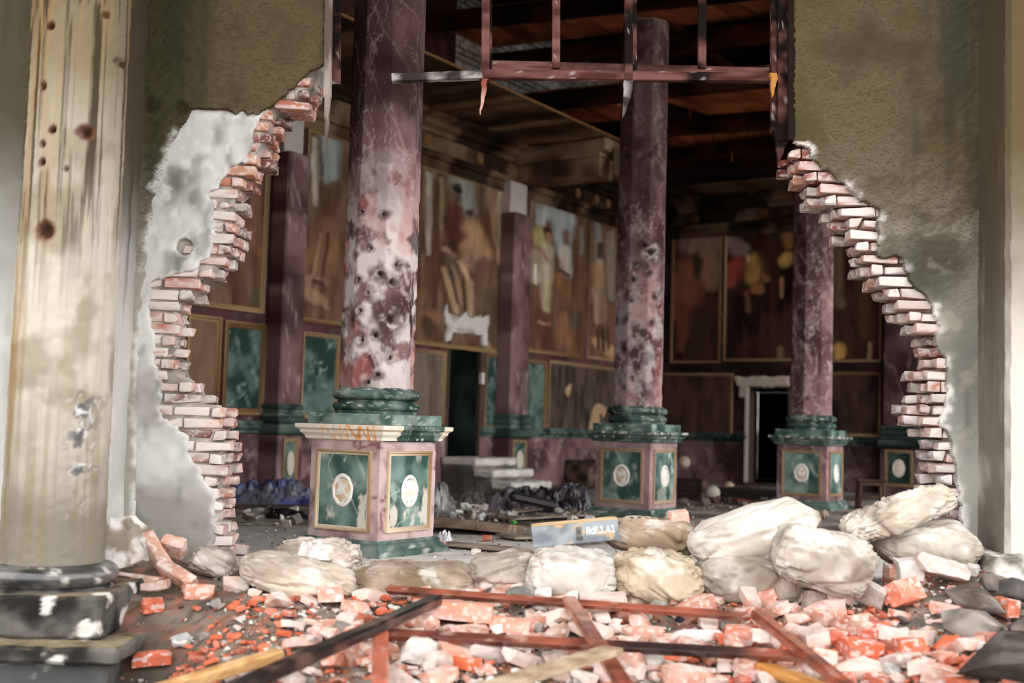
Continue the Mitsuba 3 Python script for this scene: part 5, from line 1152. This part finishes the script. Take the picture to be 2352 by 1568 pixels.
place(2318, 1378, 's', .40, .20, .14, (84, 80, 78), 'long dark flat stone at the right edge', 'stone', 'rubble_stone', .1, lift=.0, tilt=(.05, .06))
place(2310, 1432, 'b', .12, .09, .09, (206, 116, 84), 'orange brick end between dark stones at the right edge', 'brick', 'brick_piece', .2, lift=.05)
place(2320, 1545, 's', .52, .42, .20, (70, 64, 60), 'big dark blurred stone in the bottom right corner', 'stone', 'rubble_stone', .1)
place(2030, 1550, 's', .16, .12, .10, (164, 162, 158), 'grey chipped stone at the bottom right of the ochre stump', 'stone', 'rubble_stone', .3)
place(1558, 1186, 'b', .12, .09, .06, (232, 170, 146), 'salmon brick end lying on the brown sandbag', 'brick', 'brick_piece', .4, .1, (.1, .1), y=7.62)
place(1110, 1298, 'b', .07, .05, .06, (222, 152, 128), 'small salmon brick end behind the pinched grey sandbag', 'brick', 'brick_piece', .3, .3, y=7.72)
place(1118, 1278, 's', .085, .06, .05, (232, 218, 208), 'pale flat stone on the dusty floor behind the pinched grey sandbag', 'stone', 'rubble_stone', .4, y=7.95)
# the rest of the rubble, piece by piece
LAND = []
def lab_of(noun, x, y, size, hue):
    d = [(math.hypot(x - a, y - b), t) for a, b, t in LAND]; d.sort(); return f'{size} {hue} {noun} beside {d[0][1]}'
for px, py, t in ((350, 1402, 'the pointed orange lump'), (455, 1372, 'the rosy half brick'), (418, 1482, 'the grey rounded stone'), (560, 1440, 'the charred beam'), (640, 1392, 'the mortar lump with brick in it'), (800, 1400, 'the upper end of the charred beam'), (720, 1500, 'the lower half of the charred beam'),
                  (1040, 1430, 'the whitewashed brick slab'), (1195, 1390, 'the dark grey white-ended stone'), (960, 1520, 'the left concrete lump'), (1130, 1520, 'the right concrete lump'), (1385, 1408, 'the middle cross bar'), (1478, 1468, 'the rosy brick at the lower rail'), (1600, 1470, 'the long white plaster slab'), (1250, 1540, 'the grey-brown plank'),
                  (1580, 1400, 'the right half of the upper rail'), (1530, 1540, 'the pointed orange wedge'), (1772, 1478, 'the grass tuft'), (1840, 1420, 'the top of the right cross bar'), (1900, 1520, 'the foot of the right cross bar'), (1985, 1402, 'the leaning grey slab'), (2075, 1398, 'the coral brick block'), (1975, 1510, 'the chunky red brick'), (2090, 1510, 'the rounded orange brick'), (2235, 1470, 'the large grey boulder'), (2160, 1345, 'the broad dusty slab')):
    q_ = ground_hit(px, py); LAND.append((q_[0], q_[1], t))
hue_of = {RED: 'red', ORG: 'orange-red', PINK: 'pink', PALE: 'pale pink', WHT: 'white', CONC: 'grey'}
def scatter(n, name, cat, noun, grp, xr, yr, sizes, bases, kind, seed, dust, keep=None, hues=None):
    r = np.random.default_rng(seed); done = 0; tries = 0
    while done < n and tries < n * 60:
        tries += 1; x, y = r.uniform(*xr), r.uniform(*yr)
        if keep is not None and not keep(x, y): continue
        q = np.array([x, y, gz(x, y)]) - EYE; xx, yy = FOCAL * (q @ RIGHT) / (q @ FWD), FOCAL * (q @ UP) / (q @ FWD)
        if abs(xx) > 1190 or yy < -800: continue
        s = sizes[0] + (sizes[1] - sizes[0]) * r.random() ** 1.8
        if tries < n * 40 and any(abs(x - a) + abs(y - b) < .62 * (s + c) for a, b, c in taken[-420:]): continue
        flat = r.uniform(.35, .62)
        m = chunk(s * 1.35, s * r.uniform(.6, .95), s * flat, r, int(r.integers(2, 5))) if kind == 'b' else rock(s * 1.2, s, s * .7, r, 18, .16)
        if s > .045: m = finish(m, r, .005)
        rot(m, r.normal(0, .2), r.normal(0, .2), r.uniform(-3, 3)); settle(m, x, y, .5, r.uniform(-.01, .02))
        b = r.integers(len(bases)); hue = (hues or [hue_of.get(c, 'dull') for c in bases])[b]; small = sizes[0] + .4 * (sizes[1] - sizes[0])
        tag(put(name, m, rub_col(np.array(bases[b]) * r.uniform(.88, 1.08), r.uniform(0, 60), dust), 'brick' if dust > .3 else 'stone', smooth=28), lab_of(noun, x, y, 'larger' if s > small else 'small', hue), cat, grp); taken.append((x, y, s * .8)); done += 1
scatter(60, 'brick_piece', 'brick', 'brick block', 'larger loose bricks', (-1.1, 2.5), (5.75, 7.2), (.12, .18), (PINK, PALE, (212, 156, 136)), 'b', 910, .6, hues=['pink', 'pale pink', 'rosy'])
scatter(170, 'brick_piece', 'brick', 'broken brick', 'broken bricks in the rubble', (-1.2, 2.6), (5.75, 7.3), (.05, .125), (PINK, PALE, (226, 206, 194), (206, 124, 98), (190, 106, 82)), 'b', 911, .6, hues=['pink', 'pale pink', 'whitish', 'salmon', 'red'])
scatter(60, 'brick_piece', 'brick', 'broken brick', 'broken bricks in the rubble', (1.1, 2.5), (5.7, 6.8), (.05, .12), (RED, ORG, (196, 104, 78)), 'b', 912, .3, hues=['red', 'orange-red', 'rust red'])
scatter(280, 'brick_shard', 'brick shard', 'brick shard', 'brick shards in the rubble', (-1.75, 2.3), (5.7, 7.15), (.02, .055), (ORG, RED, (222, 116, 84)), 'b', 913, .15, lambda x, y: x < -.45 or x > 1.0 or (int(x * 997) % 3 == 0), hues=['orange-red', 'red', 'bright orange'])
scatter(290, 'mortar_piece', 'mortar', 'piece of mortar', 'mortar pieces in the rubble', (-1.5, 2.6), (5.7, 7.3), (.025, .09), (WHT, (206, 200, 192), CONC, (216, 196, 182)), 's', 914, .4, hues=['white', 'pale grey', 'grey', 'pinkish'])
scatter(90, 'rubble_stone', 'stone', 'stone', 'grey stones in the rubble', (-1.7, 2.7), (5.7, 7.2), (.04, .11), ((150, 146, 140), (120, 114, 108), (176, 168, 160)), 's', 915, .3, hues=['grey', 'dark grey', 'light grey'])
scatter(26, 'dark_stone', 'stone', 'stone on the right bank', 'dark stones of the right bank', (2.1, 3.1), (5.8, 7.1), (.08, .2), ((84, 76, 70), (104, 96, 88), (70, 64, 60)), 's', 916, .15, hues=['dark brown', 'brownish grey', 'blackish'])
def gravel(n, xr, yr, smin, smax, cols, seed, zf, keep=None):
    r = np.random.default_rng(seed); tm = [rock(1, .9, .6, r, 12, .2) for _ in range(8)]; V, F_, C, o = [], [], [], 0
    for i in range(n):
        x, y = r.uniform(*xr), r.uniform(*yr)
        if keep is not None and not keep(x, y, r): continue
        t = tm[i % 8]; s = smin + (smax - smin) * r.random() ** 2.5; R = trimesh.transformations.random_rotation_matrix(r.random(3))[:3, :3] * s
        v = t.vertices @ R.T; v[:, 2] *= .7; V.append(v + [x, y, 0]); F_.append(t.faces + o); o += len(v); C.append(np.tile(lin(np.array(cols[r.integers(len(cols))]) * r.uniform(.8, 1.1)), (len(v), 1)))
    V = np.vstack(V); ctr = np.vstack([np.tile(v.mean(0), (len(v), 1)) for v in np.split(V, np.cumsum([len(f) for f in C])[:-1])]); V[:, 2] += zf(ctr[:, 0], ctr[:, 1]); C = np.vstack(C)
    return trimesh.Trimesh(V, np.vstack(F_), process=False), C
gm, gc = gravel(11000, (-2.1, 3.3), (5.3, 7.8), .008, .042, (ORG, RED, PALE, CONC, WHT, PINK, (96, 84, 74), (150, 120, 104), (64, 58, 54)), 921, lambda x, y: gz(x, y) + .004, lambda x, y, r: x > -1.5 or r.random() < .25)
tag(put('gravel', gm, lambda v, n: gc, 'stone', smooth=False), 'fine brick grit and gravel between the larger rubble', 'gravel', kind='stuff')
gm2, gc2 = gravel(2600, (-2.2, 3.2), (8.0, 17.0), .008, .035, (PALE, CONC, WHT, (150, 138, 126), (110, 98, 88)), 923, lambda x, y: 0 * x + .006)
tag(put('floor_grit', gm2, lambda v, n: gc2, 'stone', smooth=False), 'loose grit strewn over the hall floor', 'grit', kind='stuff')
# tuft of grass
r = np.random.default_rng(5); gp = ground_hit(1772, 1478); bl = []
for i in range(220):
    b = gp + np.r_[r.normal(0, .018, 2), -.01]; h = r.uniform(.03, .085); d = np.r_[r.normal(0, .35, 2), 1] * h; w = np.array([math.cos(i), math.sin(i), 0]) * .002
    bl.append(trimesh.Trimesh([b - w, b + w, b + d * .6 + w * .7, b + d * .6 - w * .7, b + d + [d[0] * .5, d[1] * .5, -.006]], [[0, 1, 2], [0, 2, 3], [3, 2, 4]], process=False))
tag(put('grass_tuft', merge(*bl), lambda v, n: lerp(lin((72, 92, 40)), lin((128, 150, 78)), fbm(v, 60, 2, 3)), 'matte', smooth=False), 'small green grass tuft growing in the rubble beside the fallen frame', 'grass', kind='stuff')

# ------------------------------------------------------------------ things on the hall floor
def fl(px, py, z=0.): return at_z(px, py, z)
BLUE = lambda v, n: lerp(lerp(lin((50, 54, 98)), lin((92, 100, 152)), sst(.35, .65, fbm(v, 6, 3, 701))), lin((120, 120, 124)), .7 * sst(.52, .6, fbm(v, 2.4, 3, 702)))
GREYT = lambda v, n: lerp(lin((104, 100, 98)), lin((168, 164, 160)), sst(.35, .65, fbm(v, 5, 3, 703)))
BLK = lambda v, n: lerp(lin((26, 24, 26)), lin((84, 76, 84)), sst(.4, .7, fbm(v, 5, 3, 705)))
crumple('blue_tarp', 'crumpled blue tarpaulin on the floor behind the left broken wall', 'tarpaulin', fl(628, 1152), 1.3, .9, .34, 711, BLUE, 'sheet', sharp=1.3)
crumple('plastic_sheet', 'black and clear plastic sheet bunched up in front of the blue tarpaulin', 'plastic sheet', fl(640, 1188), 1.0, .5, .14, 712, lambda v, n: lerp(lin((30, 26, 26)), lin((150, 146, 142)), sst(.5, .6, fbm(v, 4, 3, 713))), 'sheet', sharp=1.5)
crumple('grey_tarp', 'crumpled grey tarpaulin heap right behind the nearest column', 'tarpaulin', fl(1000, 1178), .5, .9, .42, 714, lambda v, n: lerp(GREYT(v, n), lin((48, 48, 96)), .9 * sst(.12, .06, np.hypot(v[:, 0] - fl(993, 1170)[0], v[:, 2] - .28))), 'sheet', sharp=1.3)
crumple('plastic_sheet', 'purplish black plastic sheeting heaped before the stone steps', 'plastic sheet', fl(1215, 1170), 1.2, 1.0, .34, 716, lambda v, n: lerp(lin((40, 36, 42)), lin((120, 110, 118)), sst(.4, .66, fbm(v, 5, 3, 717))), 'sheet', sharp=1.6)
crumple('plastic_sheet', 'black plastic sheeting heaped beside the middle column', 'plastic sheet', fl(1312, 1168), .62, .9, .36, 718, BLK, 'sheet', sharp=1.6)
crumple('grey_sack', 'grey slumped sack between the grey tarpaulin and the black sheeting', 'sack', fl(1085, 1160), .42, .5, .20, 720, lambda v, n: lerp(lin((84, 80, 78)), lin((140, 134, 128)), fbm(v, 8, 3, 721)), 'cloth', sharp=.6)
pp = merge(bar(fl(1172, 1138, .30), fl(1272, 1160, .20), .10, .10, .03)); tag(put('black_pipe', pp, (30, 28, 28), 'sheet', smooth=40), 'thick black pipe lying on the plastic sheeting', 'pipe')
# stone steps below the first door
st = thing('stone_steps', 'short flight of grey stone steps with pale treads below the left dark door', 'steps')
ua, ub = D1[0] - .12, D1[1] + .12; conc = lambda v, n: lerp(lin((96, 88, 84)), lin((150, 142, 136)), sst(.3, .7, fbm(v, 4, 4, 731))); pale = lambda v, n: lerp(lin((196, 190, 182)), lin((236, 230, 222)), sst(.3, .6, fbm(v, 5, 4, 732)))
zt_ = D1[2]
for i, (d0, d1_, z) in enumerate(((0, .60, zt_), (.60, .92, zt_ * .68), (.92, 1.24, zt_ * .36))):
    m = fine(L.box(ua, ub, -.02, z - .05, .01 if i == 0 else d0, d1_, .02), .1); m.vertices[:] += (np.stack([fbm(m.vertices, 6, 3, k) for k in (1, 2, 3)], 1) - .5) * .03; put('step', m, conc, 'stone', st, smooth=35)
    m = fine(L.box(ua - .02, ub + .02, z - .11, z, .012 if i == 0 else d0 + .0, d1_ + .03, .02), .06); m.vertices[:] += (np.stack([fbm(m.vertices, 7, 3, k) for k in (4, 5, 6)], 1) - .5) * .04; put('tread', m, pale, 'stone', st, smooth=35, label='pale chipped tread')
b0, b1 = L.hit(1296, 1080)[0], L.hit(1372, 1080)[0]
br = thing('masonry_block', 'dark broken masonry block against the wall behind the middle column', 'masonry'); m = fine(L.box(b0, b1, -.02, .42, .01, .5, .04), .08); m.vertices[:] += (np.stack([fbm(m.vertices, 6, 3, k) for k in (1, 2, 3)], 1) - .5) * .08
put('block', m, lambda v, n: lerp(lin((58, 46, 40)), lin((120, 98, 84)), sst(.35, .65, fbm(v, 7, 4, 735))), 'stone', br, smooth=35)
sb = thing('door_step', 'low dark stone step before the right dark door', 'step'); p = fl(1735, 1147); m = fine(Bk.box(Bk.local(np.array([p]))[0][0] - .55, Bk.local(np.array([p]))[0][0] + .52, -.01, .16, 1.2, 1.7, .02), .1); m.vertices[:] += (np.stack([fbm(m.vertices, 6, 3, k) for k in (1, 2, 3)], 1) - .5) * .03; move(m, p - m.bounds.mean(0) * [1, 1, 0]); put('slab', m, (66, 62, 58), 'stone', sb, smooth=35)
# stool
so = thing('wooden_stool', 'small dark wooden stool standing by the far column', 'stool'); sp_ = fl(1999, 1168); W_ = .35; SM = frame_T(sp_, ANG - .45)
dw = lambda v, n: lerp(lin((52, 38, 32)), lin((96, 74, 62)), sst(.3, .7, fbm(v, 9, 3, 741)))
def stp(name, m, lab=None): m.apply_transform(SM); put(name, m, dw, 'wood', so, smooth=30, label=lab)
stp('seat', cbox(W_ + .04, W_ + .0, .024, .006, (0, 0, .385)))
for sx in (-1, 1):
    for sy in (-1, 1): stp('leg', bar((sx * (W_ / 2 - .01), sy * (W_ / 2 - .03), 0), (sx * (W_ / 2 - .03), sy * (W_ / 2 - .05), .375), .036, .036, .004))
for s in (-1, 1):
    stp('apron', cbox(W_ - .06, .018, .05, .003, (0, s * (W_ / 2 - .05), .345))); stp('apron', cbox(.018, W_ - .1, .05, .003, (s * (W_ / 2 - .03), 0, .345))); stp('stretcher', cbox(W_ - .06, .022, .026, .003, (0, s * (W_ / 2 - .04), .17)))
# globes
for px, py, r_px, colr, lab, zz in ((1637, 1130, 16.5, (226, 216, 200), 'cream white globe lying foremost on the hall floor', 0), (1673, 1120, 15, (190, 166, 140), 'tan globe lying behind the cream one', 0), (1612, 1117, 14, (116, 92, 80), 'globe left of the cream one, painted brown as if in shade', 0), (1571, 1061, 14.5, (200, 186, 170), 'pale globe perched on a dark crate by the middle column', .30)):  # the globe left of the cream one gets its shade as brown colour
    hz = 975 + .03 * (px - 1176); y = (1 - zz) * FOCAL / (py + r_px - hz); rr = r_px * y / FOCAL; c = at(px, py, y); m = trimesh.creation.icosphere(4, rr); move(m, (c[0], y, zz + rr))
    g = thing('globe', lab, 'globe'); put('ball', m, (lambda cc: lambda v, n: lerp(lin(cc) * .8, lin(cc), sst(.3, .6, fbm(v, 10, 4, 751))))(colr), 'paint', g, smooth=True); nk = lathe([(0, -.004), (rr * .3, -.004), (rr * .3, .012), (0, .012)], 24); rot(nk, 1.9, .3); d = nk.copy(); o = np.array([.2, .5, .84]); o /= np.linalg.norm(o); Rm = trimesh.geometry.align_vectors([0, 0, 1], o); nk = lathe([(0, -.01), (rr * .28, -.01), (rr * .28, .006), (0, .006)], 24); nk.apply_transform(Rm); move(nk, np.array([c[0], y, zz + rr]) + o * rr * .97); put('neck', nk, (150, 140, 128), 'paint', g, smooth=30)
cp = fl(1580, 1122); cr_ = thing('slatted_crate', 'dark slatted crate by the middle column with a pale globe on it', 'crate'); cy = 17.0
cc = at(1580, 1090, 17.6); 
for k in range(4): put('slat', move(cbox(.36, .02, .055, .004), (cc[0], 17.45, .04 + k * .073)), (52, 40, 34), 'wood', cr_, smooth=30); put('slat', move(cbox(.36, .02, .055, .004), (cc[0], 17.75, .04 + k * .073)), (52, 40, 34), 'wood', cr_, smooth=30)
for s in (-1, 1):
    for yy in (17.47, 17.73): put('post', move(cbox(.03, .03, .30, .004), (cc[0] + s * .16, yy, .15)), (46, 36, 30), 'wood', cr_, smooth=30)
put('lid', move(cbox(.38, .34, .02, .004), (cc[0], 17.6, .292)), (52, 40, 34), 'wood', cr_, smooth=30)
# fallen cupboard door and boards
cd = thing('fallen_cupboard_door', 'fallen brown cupboard door with a raised edge, lying right of the nearest column', 'cupboard door')
cm_ = frame_T((fl(1095, 1222) + [0, 0, .09]), .25) @ trimesh.transformations.rotation_matrix(.05, [0, 1, 0]) @ trimesh.transformations.rotation_matrix(-.10, [1, 0, 0])
cw = lambda v, n: lerp(lin((112, 90, 74)), lin((158, 136, 116)), sst(.3, .7, fbm(v * [4, 12, 4], 2, 4, 761)))
def cdp(name, m, lab=None): m.apply_transform(cm_); put(name, fine(m, .1), cw, 'wood', cd, smooth=30, label=lab)
cdp('panel', cbox(.74, .62, .018, .004)); cdp('edge', cbox(.76, .022, .085, .004, (0, -.31, -.03))); cdp('edge', cbox(.022, .62, .085, .004, (-.37, 0, -.03))); cdp('edge', cbox(.022, .62, .085, .004, (.37, 0, -.03))); cdp('catch', cbox(.03, .02, .03, .003, (.10, -.325, -.035)))
for x0, y0, x1, y1, w, lab in ((1020, 1247, 1185, 1262, .20, 'long dusty board lying flat behind the grey box, nearest one'), (1150, 1190, 1390, 1178, .30, 'wide grey-brown board on the floor left of the middle column'), (1090, 1182, 1250, 1168, .12, 'dark narrow board before the black sheeting'), (1160, 1232, 1330, 1228, .35, 'pale dusty board under the fallen cupboard door'), (1190, 1168, 1330, 1156, .05, 'thin dark stick on the floor before the black sheeting')):
    tag(put('board', fine(bar(fl(x0, y0, .03), fl(x1, y1, .03), w, .022, .004), .1), pine((110, 94, 82), (160, 144, 130), 770 + x0), 'wood', smooth=30), lab, 'board')
tag(put('floor_tile', move(rot(cbox(.30, .18, .05, .01), .1, .1, .4), fl(1708, 1150, .05)), (120, 70, 60), 'stone'), 'reddish slab lying before the low dark step', 'slab')
bm = crumple('clear_bag', 'crumpled clear plastic bag at the right foot of the nearest column', 'plastic bag', fl(1022, 1247), .16, .16, .13, 781, (206, 206, 208), 'sheet', sharp=1.3, n=60)
for i, (px, py, s, c, lab) in enumerate(((1012, 1258, .085, (222, 168, 148), 'salmon brick lump under the clear plastic bag'), (915, 1262, .075, (222, 170, 150), 'rosy brick chip at the green base of the nearest column'), (948, 1256, .06, (206, 176, 160), 'pale brown chip right of the rosy chip at the column base'), (1118, 1243, .07, (196, 108, 76), 'orange brick bit under the fallen cupboard door'), (1180, 1206, .05, (70, 150, 70), 'small bright green plastic scrap on the boards'), (980, 1262, .05, (226, 206, 192), 'cream chip at the right corner of the nearest column base'), (1093, 1275, .06, (232, 214, 202), 'cream stone before the long dusty board'))):
    p = fl(px, py); m = rot(chunk(s, s * .8, s * .6, rng), .2, .2, i); move(m, (p[0], p[1], -m.bounds[0, 2])); tag(put('floor_chip', m, rub_col(c, i, .3 if i != 4 else 0), 'stone', smooth=28), lab, 'chip')
r = np.random.default_rng(33)
for i in range(70):
    px, py = r.uniform(1040, 1360), r.uniform(1168, 1200); p = fl(px, py); s = r.uniform(.035, .10); m = rot(chunk(s, s * .8, s * .4, r), r.normal(0, .4), r.normal(0, .4), r.uniform(-3, 3)); move(m, (p[0], p[1], -m.bounds[0, 2] + .0))
    hue, c = [('white', (222, 216, 208)), ('tan', (196, 186, 176)), ('brown', (130, 118, 108)), ('bluish white', (206, 206, 210))][r.integers(4)]
    tag(put('litter_scrap', m, c, 'stone', smooth=28), f'{"larger" if s > .065 else "small"} {hue} scrap of litter before the black sheeting, {"by the grey sack" if px < 1130 else "by the middle column" if px > 1290 else "below the steps"}', 'litter', 'litter before the black sheeting')
for i in range(18):
    px, py = r.uniform(560, 690), r.uniform(1178, 1212); p = fl(px, py); s = r.uniform(.05, .12); m = rot(chunk(s, s * .8, s * .3, r), r.normal(0, .3), r.normal(0, .3), r.uniform(-3, 3)); move(m, (p[0], p[1], -m.bounds[0, 2]))
    tag(put('litter_scrap', m, [(226, 218, 206), (150, 140, 130), (196, 180, 160)][r.integers(3)], 'stone', smooth=28), 'pale scrap of litter before the blue tarpaulin', 'litter', 'litter before the blue tarpaulin')
for i in range(30):
    px, py = r.uniform(1570, 1800), r.uniform(1140, 1165); p = fl(px, py); s = r.uniform(.04, .14); m = rot(chunk(s, s * .8, s * .4, r), r.normal(0, .3), r.normal(0, .3), r.uniform(-3, 3)); move(m, (p[0], p[1], -m.bounds[0, 2]))
    tag(put('litter_scrap', m, [(120, 110, 102), (160, 150, 140), (96, 74, 64)][r.integers(3)], 'stone', smooth=28), 'small scrap of rubble on the floor around the globes', 'litter', 'rubble around the globes')
